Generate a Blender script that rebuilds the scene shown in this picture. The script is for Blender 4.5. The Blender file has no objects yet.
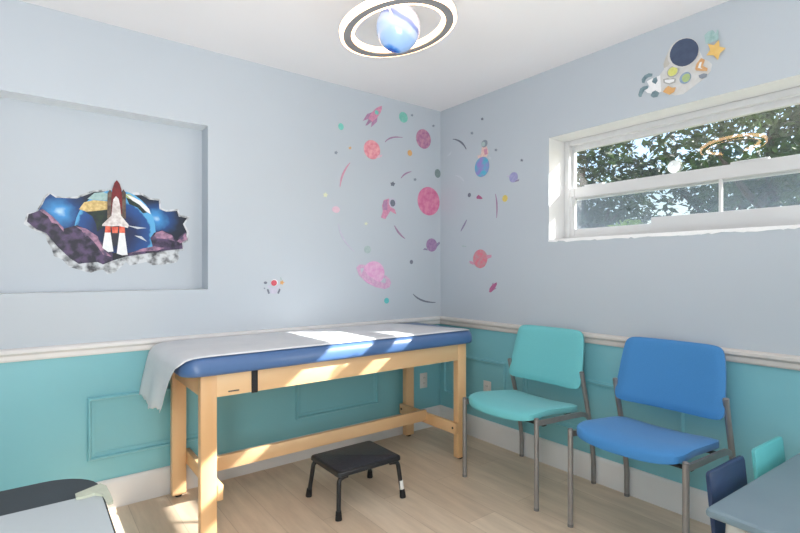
import math
PI = math.pi
# ------------------------------------------------------------------ tuning
RT_X, RT_Y = -6, -7
SUND = (-1, .70, -.737); SUN = 24.0; SKY = .35; EXPO = 0.
EARTH = (-2.201, 1.4, .196); GLOW = ((-2.442, 1.489), (-1.999, 1.481))      # print centres on the recess wall (x, z)
FILLS = [('ceiling_fill', (-2.2,-3.5,2.42), (0,0,0), 1.2, .8, 6, (1,.97,.94)),  # added fill under the ceiling behind the camera, no fixture known
         ('rear_fill', (-2.9,-4.25,1.2), (math.radians(90),0,0), 1.2, 1.6, 3, (1,.985,.96)),  # added fill at the unseen rear wall
         ('left_side_fill', (-3.2,-2.9,.95), (math.radians(82),0,math.radians(-2)), .7, 1.2, 52, (1,.99,.97)),  # added fill, brightens the left part of the back wall
         ('right_side_fill', (-.08,-3.5,1.25), (math.radians(84),0,math.radians(62)), 1.2, 1.4, 32, (1,.99,.98)),  # added fill by the right wall out of view, no source modelled there
         ('up_fill', (-2.45,-3.15,.85), (math.radians(154),0,math.radians(-14)), 1.0, 1.0, 38, (1,.985,.975), 140)]  # added upward fill that brightens the ceiling, stands for no real lamp
import bpy, bmesh, math, random
from mathutils import Vector, Matrix
random.seed(7)
SC = bpy.context.scene
COL = SC.collection
PI = math.pi

# ------------------------------------------------------------------ materials
def lin(c):
    return tuple((x/255/12.92) if x/255 <= .04045 else ((x/255+.055)/1.055)**2.4 for x in c)
MATS = {}
def newmat(name):
    m = bpy.data.materials.new(name); m.use_nodes = True
    nt = m.node_tree; nt.nodes.clear()
    out = nt.nodes.new('ShaderNodeOutputMaterial'); b = nt.nodes.new('ShaderNodeBsdfPrincipled')
    nt.links.new(b.outputs[0], out.inputs[0])
    MATS[name] = m
    return m, nt, b, out
def mat(name, rgb, rough=.5, metal=0., rgb2=None, scale=8., detail=3., bump=0., bscale=60., coat=0., spec=.5, stretch=(1,1,1), lo=.35, hi=.65, sheen=0.):
    """principled material whose colour wanders between two tones on a noise field"""
    m, nt, b, out = newmat(name)
    b.inputs['Roughness'].default_value = rough; b.inputs['Metallic'].default_value = metal
    b.inputs['Coat Weight'].default_value = coat; b.inputs['Specular IOR Level'].default_value = spec
    b.inputs['Sheen Weight'].default_value = sheen
    tc = nt.nodes.new('ShaderNodeTexCoord'); mp = nt.nodes.new('ShaderNodeMapping'); mp.inputs['Scale'].default_value = stretch
    nt.links.new(tc.outputs['Object'], mp.inputs[0])
    n = nt.nodes.new('ShaderNodeTexNoise'); n.inputs['Scale'].default_value = scale; n.inputs['Detail'].default_value = detail
    nt.links.new(mp.outputs[0], n.inputs['Vector'])
    r = nt.nodes.new('ShaderNodeValToRGB')
    c2 = rgb2 if rgb2 else tuple(min(255, x*1.04+1) for x in rgb)
    r.color_ramp.elements[0].position = lo; r.color_ramp.elements[1].position = hi
    r.color_ramp.elements[0].color = (*lin(rgb), 1); r.color_ramp.elements[1].color = (*lin(c2), 1)
    nt.links.new(n.outputs['Fac'], r.inputs[0]); nt.links.new(r.outputs[0], b.inputs['Base Color'])
    if bump:
        n2 = nt.nodes.new('ShaderNodeTexNoise'); n2.inputs['Scale'].default_value = bscale; n2.inputs['Detail'].default_value = 4
        nt.links.new(mp.outputs[0], n2.inputs['Vector'])
        bp = nt.nodes.new('ShaderNodeBump'); bp.inputs['Strength'].default_value = bump; bp.inputs['Distance'].default_value = .004
        nt.links.new(n2.outputs['Fac'], bp.inputs['Height']); nt.links.new(bp.outputs[0], b.inputs['Normal'])
    return m

mat('wall_paint', (186,194,202), .55, rgb2=(189,197,205), scale=1.2, bump=.08, bscale=220)
mat('niche_paint', (186,194,202), .55, rgb2=(189,197,205), scale=1.2, bump=.08, bscale=220)
mat('niche_edge_lit', (226,231,235), .5, rgb2=(230,235,238), scale=3)  # recess ledge and soffit paler than the wall, brightness put into the colour
mat('teal_paint', (126,187,197), .36, rgb2=(129,190,200), scale=1.5, bump=.06, bscale=200)
mat('ceiling_paint', (240,238,239), .7, rgb2=(242,240,241), scale=1.5, bump=.08, bscale=180)
mat('trim_white', (222,220,219), .4, rgb2=(227,225,224), scale=3)
mat('rail_taupe', (205,199,194), .4, rgb2=(212,206,201), scale=4)
mat('window_vinyl', (208,209,210), .3, rgb2=(213,214,215), scale=4)
mat('reveal_white', (222,222,222), .45, rgb2=(227,227,227), scale=5, bump=.1, bscale=60)
mat('maple', (232,192,146), .42, rgb2=(220,174,124), scale=5, detail=6, stretch=(1,1,.18), coat=.15)
mat('maple_long', (232,196,152), .42, rgb2=(220,178,132), scale=5, detail=6, stretch=(.18,1,1), coat=.15)
mat('vinyl_blue', (70,102,148), .36, rgb2=(76,108,154), scale=5, bump=.06, bscale=250, coat=.1)
mat('exam_paper', (214,216,220), .75, rgb2=(221,222,225), scale=6, bump=.5, bscale=26)
mat('fabric_teal', (106,190,196), .75, rgb2=(112,195,200), scale=300, bump=.12, bscale=500, sheen=.15)
mat('fabric_blue', (56,126,186), .72, rgb2=(62,132,192), scale=300, bump=.12, bscale=500, sheen=.15)
mat('chair_metal', (150,147,146), .38, metal=.55, rgb2=(158,155,154), scale=20)
mat('cap_grey', (120,118,118), .5, rgb2=(126,124,124), scale=20)
mat('frame_black', (34,35,38), .5, rgb2=(40,41,44), scale=20)
mat('stool_black', (26,27,30), .4, rgb2=(33,34,38), scale=30, coat=.1)
mat('stool_pad', (44,47,55), .42, rgb2=(54,57,66), scale=60, bump=.5, bscale=120)
mat('rubber', (22,22,24), .8, rgb2=(28,28,30), scale=40)
mat('white_tag', (225,225,222), .6)
mat('kid_table_top', (114,133,143), .45, rgb2=(118,137,147), scale=5)
mat('kid_leg', (196,196,192), .5, rgb2=(202,201,197), scale=9)
mat('kid_navy', (34,54,88), .45, rgb2=(39,59,94), scale=9, bump=.1, bscale=150)
mat('kid_teal', (90,178,182), .45, rgb2=(95,183,186), scale=9)
mat('desk_slate', (34,44,50), .6, rgb2=(38,48,54), scale=9, bump=.08, bscale=200)
mat('desk_sheet', (172,181,185), .55, rgb2=(176,185,189), scale=3)
mat('cream_plastic', (168,173,156), .5, rgb2=(158,164,148), scale=30)
mat('cabinet_grey', (176,182,186), .5, rgb2=(180,186,190), scale=4)
mat('outlet_white', (214,208,203), .4, rgb2=(219,213,208), scale=20)
mat('outlet_slot', (70,66,64), .6)
mat('bolt_dark', (70,62,54), .45, metal=.6)
mat('strap_black', (30,30,33), .7, rgb2=(38,38,40), scale=90)
mat('lamp_grey', (124,124,126), .45, rgb2=(130,130,132), scale=12)
mat('cord_white', (225,225,226), .5)
mat('bark', (86,74,62), .9, rgb2=(60,52,44), scale=14, stretch=(1,1,.3), bump=.6, bscale=30)
mat('lawn', (112,116,92), .95, rgb2=(92,98,74), scale=9)
mat('exterior_wall', (214,210,202), .8)
mat('caulk', (246,247,248), .6, bump=.6, bscale=60)

def emis(name, rgb, strength, base=None):
    m, nt, b, out = newmat(name)
    b.inputs['Base Color'].default_value = (*lin(base or rgb), 1)
    b.inputs['Emission Color'].default_value = (*lin(rgb), 1); b.inputs['Emission Strength'].default_value = strength
    b.inputs['Roughness'].default_value = .4
    return m
emis('lamp_diffuser', (255,200,140), 5, (235,235,235))

def planet_lamp():
    m, nt, b, out = newmat('planet_glass')
    tc = nt.nodes.new('ShaderNodeTexCoord')
    mp = nt.nodes.new('ShaderNodeMapping'); mp.inputs['Rotation'].default_value = (math.radians(-22), math.radians(-16), 0)
    nt.links.new(tc.outputs['Object'], mp.inputs[0])
    n = nt.nodes.new('ShaderNodeTexNoise'); n.inputs['Scale'].default_value = 9; n.inputs['Detail'].default_value = 3
    nt.links.new(mp.outputs[0], n.inputs['Vector'])
    sx = nt.nodes.new('ShaderNodeSeparateXYZ'); nt.links.new(mp.outputs[0], sx.inputs[0])
    ma = nt.nodes.new('ShaderNodeMath'); ma.operation = 'MULTIPLY_ADD'; ma.inputs[1].default_value = .035; 
    nt.links.new(n.outputs['Fac'], ma.inputs[0]); nt.links.new(sx.outputs['Z'], ma.inputs[2])
    mr = nt.nodes.new('ShaderNodeMapRange'); mr.inputs[1].default_value = -.068; mr.inputs[2].default_value = .102
    nt.links.new(ma.outputs[0], mr.inputs[0])
    r = nt.nodes.new('ShaderNodeValToRGB'); cr = r.color_ramp
    stops = [(0,(24,84,184)),(.03,(70,134,212)),(.06,(146,180,226)),(.36,(150,178,224)),(.44,(176,194,230)),(.54,(172,190,228)),(.58,(124,140,194)),(.64,(130,146,198)),(.68,(192,198,224)),(.85,(202,205,224)),(1,(190,198,222))]
    while len(cr.elements) < len(stops): cr.elements.new(.5)
    for e, (p, c) in zip(cr.elements, stops): e.position = p; e.color = (*lin(c), 1)
    nt.links.new(mr.outputs[0], r.inputs[0]); nt.links.new(r.outputs[0], b.inputs['Base Color'])
    nt.links.new(r.outputs[0], b.inputs['Emission Color']); b.inputs['Emission Strength'].default_value = .03
    b.inputs['Roughness'].default_value = .15
planet_lamp()

def floor_mat():
    m, nt, b, out = newmat('vinyl_planks')
    tc = nt.nodes.new('ShaderNodeTexCoord'); mp = nt.nodes.new('ShaderNodeMapping'); mp.inputs['Rotation'].default_value = (0,0,PI/2)
    nt.links.new(tc.outputs['Object'], mp.inputs[0])
    br = nt.nodes.new('ShaderNodeTexBrick'); br.offset = .37; br.inputs['Scale'].default_value = 1
    br.inputs['Brick Width'].default_value = 1.2; br.inputs['Row Height'].default_value = .18; br.inputs['Mortar Size'].default_value = .0012
    br.inputs['Color1'].default_value = (*lin((226,207,184)),1); br.inputs['Color2'].default_value = (*lin((212,191,167)),1); br.inputs['Mortar'].default_value = (*lin((188,166,143)),1)
    nt.links.new(mp.outputs[0], br.inputs['Vector'])
    mp2 = nt.nodes.new('ShaderNodeMapping'); mp2.inputs['Scale'].default_value = (1.2, 9, 1); nt.links.new(mp.outputs[0], mp2.inputs[0])
    n = nt.nodes.new('ShaderNodeTexNoise'); n.inputs['Scale'].default_value = 2.2; n.inputs['Detail'].default_value = 7; n.inputs['Roughness'].default_value = .6
    nt.links.new(mp2.outputs[0], n.inputs['Vector'])
    r = nt.nodes.new('ShaderNodeValToRGB'); r.color_ramp.elements[0].position = .32; r.color_ramp.elements[1].position = .7
    r.color_ramp.elements[0].color = (.84,.82,.80,1); r.color_ramp.elements[1].color = (1.06,1.06,1.06,1)
    nt.links.new(n.outputs['Fac'], r.inputs[0])
    mx = nt.nodes.new('ShaderNodeMix'); mx.data_type = 'RGBA'; mx.blend_type = 'MULTIPLY'; mx.inputs[0].default_value = 1
    nt.links.new(br.outputs['Color'], mx.inputs[6]); nt.links.new(r.outputs[0], mx.inputs[7]); nt.links.new(mx.outputs[2], b.inputs['Base Color'])
    b.inputs['Roughness'].default_value = .42
    bp = nt.nodes.new('ShaderNodeBump'); bp.inputs['Strength'].default_value = .12; bp.inputs['Distance'].default_value = .002
    nt.links.new(n.outputs['Fac'], bp.inputs['Height']); nt.links.new(bp.outputs[0], b.inputs['Normal'])
floor_mat()

def glass_mat():
    m, nt, b, out = newmat('window_glass'); nt.nodes.remove(b)
    t = nt.nodes.new('ShaderNodeBsdfTransparent'); t.inputs[0].default_value = (.94,.96,.95,1)
    g = nt.nodes.new('ShaderNodeBsdfGlossy'); g.inputs['Roughness'].default_value = 0.0
    lw = nt.nodes.new('ShaderNodeLayerWeight'); lw.inputs['Blend'].default_value = .5
    pw = nt.nodes.new('ShaderNodeMath'); pw.operation = 'POWER'; pw.inputs[1].default_value = 5; nt.links.new(lw.outputs['Facing'], pw.inputs[0])
    f = nt.nodes.new('ShaderNodeMath'); f.operation = 'MULTIPLY_ADD'; f.inputs[1].default_value = .9; f.inputs[2].default_value = .14; nt.links.new(pw.outputs[0], f.inputs[0])
    mx = nt.nodes.new('ShaderNodeMixShader'); nt.links.new(f.outputs[0], mx.inputs[0]); nt.links.new(t.outputs[0], mx.inputs[1]); nt.links.new(g.outputs[0], mx.inputs[2])
    nt.links.new(mx.outputs[0], out.inputs[0])
    m2, nt, b, out = newmat('insect_screen')
    b.inputs['Base Color'].default_value = (*lin((150,168,186)),1); b.inputs['Roughness'].default_value = .8
    t = nt.nodes.new('ShaderNodeBsdfTransparent'); mx = nt.nodes.new('ShaderNodeMixShader')
    n = nt.nodes.new('ShaderNodeTexNoise'); n.inputs['Scale'].default_value = 3
    mr = nt.nodes.new('ShaderNodeMapRange'); mr.inputs[3].default_value = .38; mr.inputs[4].default_value = .48
    nt.links.new(n.outputs['Fac'], mr.inputs[0]); nt.links.new(mr.outputs[0], mx.inputs[0])
    nt.links.new(t.outputs[0], mx.inputs[1]); nt.links.new(b.outputs[0], mx.inputs[2]); nt.links.new(mx.outputs[0], out.inputs[0])
    m3, nt, b, out = newmat('clear_disc')
    b.inputs['Base Color'].default_value = (.85,.88,.9,1); b.inputs['Roughness'].default_value = .25
    t = nt.nodes.new('ShaderNodeBsdfTransparent'); mx = nt.nodes.new('ShaderNodeMixShader'); mx.inputs[0].default_value = .5
    nt.links.new(t.outputs[0], mx.inputs[1]); nt.links.new(b.outputs[0], mx.inputs[2]); nt.links.new(mx.outputs[0], out.inputs[0])
glass_mat()

def leaf_mat(name, rgb, rgb2):
    m, nt, b, out = newmat(name)
    oi = nt.nodes.new('ShaderNodeTexCoord'); n = nt.nodes.new('ShaderNodeTexNoise'); n.inputs['Scale'].default_value = 3.5; n.inputs['Detail'].default_value = 4
    nt.links.new(oi.outputs['Object'], n.inputs['Vector'])
    r = nt.nodes.new('ShaderNodeValToRGB'); r.color_ramp.elements[0].position = .35; r.color_ramp.elements[1].position = .68
    r.color_ramp.elements[0].color = (*lin(rgb),1); r.color_ramp.elements[1].color = (*lin(rgb2),1)
    nt.links.new(n.outputs['Fac'], r.inputs[0]); nt.links.new(r.outputs[0], b.inputs['Base Color']); b.inputs['Roughness'].default_value = .55
    tr = nt.nodes.new('ShaderNodeBsdfTranslucent'); nt.links.new(r.outputs[0], tr.inputs[0])
    mx = nt.nodes.new('ShaderNodeMixShader'); mx.inputs[0].default_value = .35
    nt.links.new(b.outputs[0], mx.inputs[1]); nt.links.new(tr.outputs[0], mx.inputs[2]); nt.links.new(mx.outputs[0], out.inputs[0])
leaf_mat('leaf_dark', (26,46,24), (62,90,40))
leaf_mat('leaf_mid', (32,56,28), (78,106,50))
leaf_mat('leaf_lime', (120,160,60), (176,204,96))

# sticker inks: (colour, second colour, noise scale)
INK = dict(ink_dark=((30,32,48),(44,40,58),40), amber=((214,158,92),(220,168,104),60), amberd=((206,150,92),(214,164,110),60), boot=((88,116,128),(120,146,154),40), continent=((34,54,38),(16,34,42),40),
 coralplanet=((222,118,138),(240,168,172),38), crimson=((176,84,124),(150,74,120),60), desert=((226,202,140),(196,166,104),70), flame=((206,70,52),(232,120,92),50),
 greygreen=((104,122,124),(124,142,140),70), greymint=((156,178,180),(176,194,192),80), ink=((92,98,114),(104,110,126),60), leafgreen=((150,176,128),(176,192,110),60), lilacgrey=((186,182,202),(198,194,210),60),
 lilacplanet=((142,142,192),(160,156,202),60), lime=((206,206,96),(216,214,120),80), magentaplanet=((206,94,140),(222,132,164),24), mauve=((162,114,154),(178,132,166),60), mauveplanet=((158,96,140),(196,136,156),34),
 mint=((96,190,178),(118,200,186),60), mintplanet=((104,186,170),(128,200,184),60), murkcloud=((24,24,44),(84,66,102),26), orbiter=((238,234,232),(196,184,182),44), orchid=((206,150,192),(216,176,202),50),
 orchidplanet=((222,150,200),(232,184,214),30), palegrey=((190,198,206),(200,206,214),60), palepink=((220,178,196),(226,190,206),60), paleyellow=((216,218,180),(222,224,190),60), paper=((232,234,236),(240,240,242),60), peach=((226,178,170),(232,206,194),70),
 pinkcloud=((176,126,154),(74,58,90),34), plum=((150,112,146),(162,124,156),60), purpleplanet=((142,106,152),(164,128,168),50), redplanet=((216,106,126),(190,140,146),40), redvisor=((196,52,70),(214,84,98),80), rocketpink=((214,142,170),(196,122,156),70), rose=((202,134,160),(210,146,170),60),
 rubble=((62,64,70),(208,212,216),24), rust=((62,50,46),(112,94,82),40), seagreen=((140,178,176),(166,196,196),60), slate=((120,130,144),(130,140,152),60), slatepurple=((128,116,150),(138,126,158),60), star=((230,184,96),(236,196,114),40),
 suitblue=((126,150,180),(140,162,188),60), suitgrey=((206,204,200),(214,214,214),40), suitgreyd=((164,164,160),(174,174,172),60), suitshade=((186,182,172),(194,190,182),60), tankred=((124,24,32),(90,20,28),50), teal=((74,182,184),(92,192,192),60), tealviolet=((70,176,202),(150,126,200),18), visornavy=((62,74,100),(70,84,110),30), yellow=((216,190,88),(222,198,104),70))
def pale(c, f=.1): return tuple(x*(1-f)+y*f for x, y in zip(c, (212,216,220)))
MURAL = 'ink_dark rubble rust murkcloud continent desert tankred flame visornavy orbiter paper'.split()
for k, (a, b_, s) in INK.items():
    if k not in MURAL: a, b_ = pale(a), pale(b_)
    if k == 'murkcloud' or k == 'rubble': mat('ink_'+k, a, .5, rgb2=b_, scale=s, detail=6, lo=.32 if k == 'rubble' else .4, hi=.56 if k == 'rubble' else .62); continue
    mat('ink_'+k, a, .5, rgb2=b_, scale=s)

def radial_ink(name, pts, stops, nscale, namt):
    """print whose colour follows the distance to the nearest of some points on the wall"""
    m, nt, b, out = newmat('ink_'+name); b.inputs['Roughness'].default_value = .5
    g = nt.nodes.new('ShaderNodeNewGeometry'); prev = None
    for p, k in pts:
        d = nt.nodes.new('ShaderNodeVectorMath'); d.operation = 'DISTANCE'; d.inputs[1].default_value = p; nt.links.new(g.outputs['Position'], d.inputs[0])
        mu = nt.nodes.new('ShaderNodeMath'); mu.operation = 'MULTIPLY'; mu.inputs[1].default_value = k; nt.links.new(d.outputs['Value'], mu.inputs[0])
        if prev is None: prev = mu
        else:
            mn = nt.nodes.new('ShaderNodeMath'); mn.operation = 'MINIMUM'; nt.links.new(prev.outputs[0], mn.inputs[0]); nt.links.new(mu.outputs[0], mn.inputs[1]); prev = mn
    n = nt.nodes.new('ShaderNodeTexNoise'); n.inputs['Scale'].default_value = nscale; n.inputs['Detail'].default_value = 6; nt.links.new(g.outputs['Position'], n.inputs['Vector'])
    ma = nt.nodes.new('ShaderNodeMath'); ma.operation = 'MULTIPLY_ADD'; ma.inputs[1].default_value = namt; nt.links.new(n.outputs['Fac'], ma.inputs[0]); nt.links.new(prev.outputs[0], ma.inputs[2])
    r = nt.nodes.new('ShaderNodeValToRGB'); cr = r.color_ramp
    while len(cr.elements) < len(stops): cr.elements.new(.5)
    for e, (p, c) in zip(cr.elements, stops): e.position = p; e.color = (*lin(c), 1)
    nt.links.new(ma.outputs[0], r.inputs[0]); nt.links.new(r.outputs[0], b.inputs['Base Color'])
radial_ink('nightsky', [((GLOW[0][0],.12,GLOW[0][1]),1/.30),((GLOW[1][0],.12,GLOW[1][1]),1/.26)], [(.12,(196,228,246)),(.22,(64,146,210)),(.38,(16,66,124)),(.56,(12,30,54)),(.8,(12,20,34))], 16, .26)
radial_ink('earth', [((EARTH[0],.12,EARTH[1]),1/EARTH[2])], [(.2,(8,22,50)),(.6,(10,38,88)),(.95,(20,78,146)),(1.0,(90,170,220))], 30, .22)

# ------------------------------------------------------------------ builders
def link(name, bm, material, parent=None, loc=None, smooth=True, ang=35):
    me = bpy.data.meshes.new(name)
    bmesh.ops.recalc_face_normals(bm, faces=bm.faces[:])
    bm.to_mesh(me); bm.free()
    o = bpy.data.objects.new(name, me); COL.objects.link(o)
    for m in (material if isinstance(material, (list, tuple)) else [material]): me.materials.append(MATS[m])
    if parent is not None: o.parent = parent
    if loc is not None: o.location = loc
    if smooth:
        me.polygons.foreach_set('use_smooth', [True]*len(me.polygons))
        try: me.set_sharp_from_angle(angle=math.radians(ang))
        except Exception: pass
    return o
def tag(o, label=None, cat=None, group=None, kind=None):
    if label: o['label'] = label
    if cat: o['category'] = cat
    if group: o['group'] = group
    if kind: o['kind'] = kind
    return o
def thing(name, label, cat, loc=(0,0,0), rotz=0, group=None):
    o = bpy.data.objects.new(name, None); COL.objects.link(o); o.empty_display_size = .05
    o.location = loc; o.rotation_euler = (0,0,rotz)
    return tag(o, label, cat, group)
def copy_tree(o, parent=None):
    c = o.copy(); COL.objects.link(c)
    if parent is not None:
        c.parent = parent
    for ch in list(o.children): copy_tree(ch, c)
    return c
def struct(name, bm, material, parent=None, **k):
    o = link(name, bm, material, parent, **k)
    if parent is None: o['kind'] = 'structure'
    return o
def box(bm, x0, x1, y0, y1, z0, z1, bev=0., seg=2, mi=0):
    vs = [bm.verts.new(p) for p in ((x0,y0,z0),(x1,y0,z0),(x1,y1,z0),(x0,y1,z0),(x0,y0,z1),(x1,y0,z1),(x1,y1,z1),(x0,y1,z1))]
    fs = [bm.faces.new([vs[i] for i in f]) for f in ((0,3,2,1),(4,5,6,7),(0,1,5,4),(1,2,6,5),(2,3,7,6),(3,0,4,7))]
    for f in fs: f.material_index = mi
    if bev:
        es = list({e for f in fs for e in f.edges})
        r = bmesh.ops.bevel(bm, geom=es, offset=bev, segments=seg, affect='EDGES', profile=.5)
        for f in r['faces']: f.material_index = mi
    return vs
def quad(bm, pts, mi=0):
    f = bm.faces.new([bm.verts.new(p) for p in pts]); f.material_index = mi; return f
def tube(bm, pts, rad, n=12, caps=True):
    P = [Vector(p) for p in pts]; R = rad if isinstance(rad, (list, tuple)) else [rad]*len(P)
    rings = []; up = None
    for i, p in enumerate(P):
        t = (P[min(i+1, len(P)-1)]-P[max(i-1, 0)]).normalized()
        if up is None:
            up = Vector((0,0,1)) if abs(t.z) < .9 else Vector((1,0,0))
        a = t.cross(up).normalized(); b = a.cross(t).normalized(); up = b
        rings.append([bm.verts.new(p+R[i]*(math.cos(2*PI*k/n)*a+math.sin(2*PI*k/n)*b)) for k in range(n)])
    for i in range(len(rings)-1):
        for k in range(n): bm.faces.new((rings[i][k], rings[i][(k+1)%n], rings[i+1][(k+1)%n], rings[i+1][k]))
    if caps: bm.faces.new(rings[0][::-1]); bm.faces.new(rings[-1])
def bend(pts, r=.02, n=5):
    """round the corners of a polyline"""
    P = [Vector(p) for p in pts]; out = [P[0]]
    for i in range(1, len(P)-1):
        a = (P[i-1]-P[i]); b = (P[i+1]-P[i]); q = min(r, a.length*.45, b.length*.45)
        s = P[i]+a.normalized()*q; e = P[i]+b.normalized()*q
        for k in range(n+1):
            t = k/n; out.append((1-t)**2*s+2*t*(1-t)*P[i]+t*t*e)
    out.append(P[-1]); return out
def lathe(bm, prof, n=32, c=(0,0,0), closed=False):
    rings = [[bm.verts.new((c[0]+r*math.cos(2*PI*k/n), c[1]+r*math.sin(2*PI*k/n), c[2]+z)) for k in range(n)] for r, z in prof]
    pairs = list(zip(rings, rings[1:]))+([(rings[-1], rings[0])] if closed else [])
    for a, b in pairs:
        for k in range(n): bm.faces.new((a[k], a[(k+1)%n], b[(k+1)%n], b[k]))
    if not closed: bm.faces.new(rings[0][::-1]); bm.faces.new(rings[-1])
def rrect(x0, x1, y0, y1, r, n=8):
    pts = []
    for cx, cy, a0 in ((x1-r,y1-r,0),(x0+r,y1-r,90),(x0+r,y0+r,180),(x1-r,y0+r,270)):
        for k in range(n+1):
            t = math.radians(a0+90*k/n); pts.append((cx+r*math.cos(t), cy+r*math.sin(t)))
    return pts
def slab(bm, x0, x1, y0, y1, r, prof, n=8):
    """rounded-plan slab; prof = [(inset, z), ...] from bottom to top"""
    rings = []
    for ins, z in prof:
        rings.append([bm.verts.new((x, y, z)) for x, y in rrect(x0+ins, x1-ins, y0+ins, y1-ins, max(r-ins, .002), n)])
    for a, b in zip(rings, rings[1:]):
        m = len(a)
        for k in range(m): bm.faces.new((a[k], a[(k+1)%m], b[(k+1)%m], b[k]))
    bm.faces.new(rings[0][::-1]); bm.faces.new(rings[-1])
def BM(): return bmesh.new()
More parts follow.
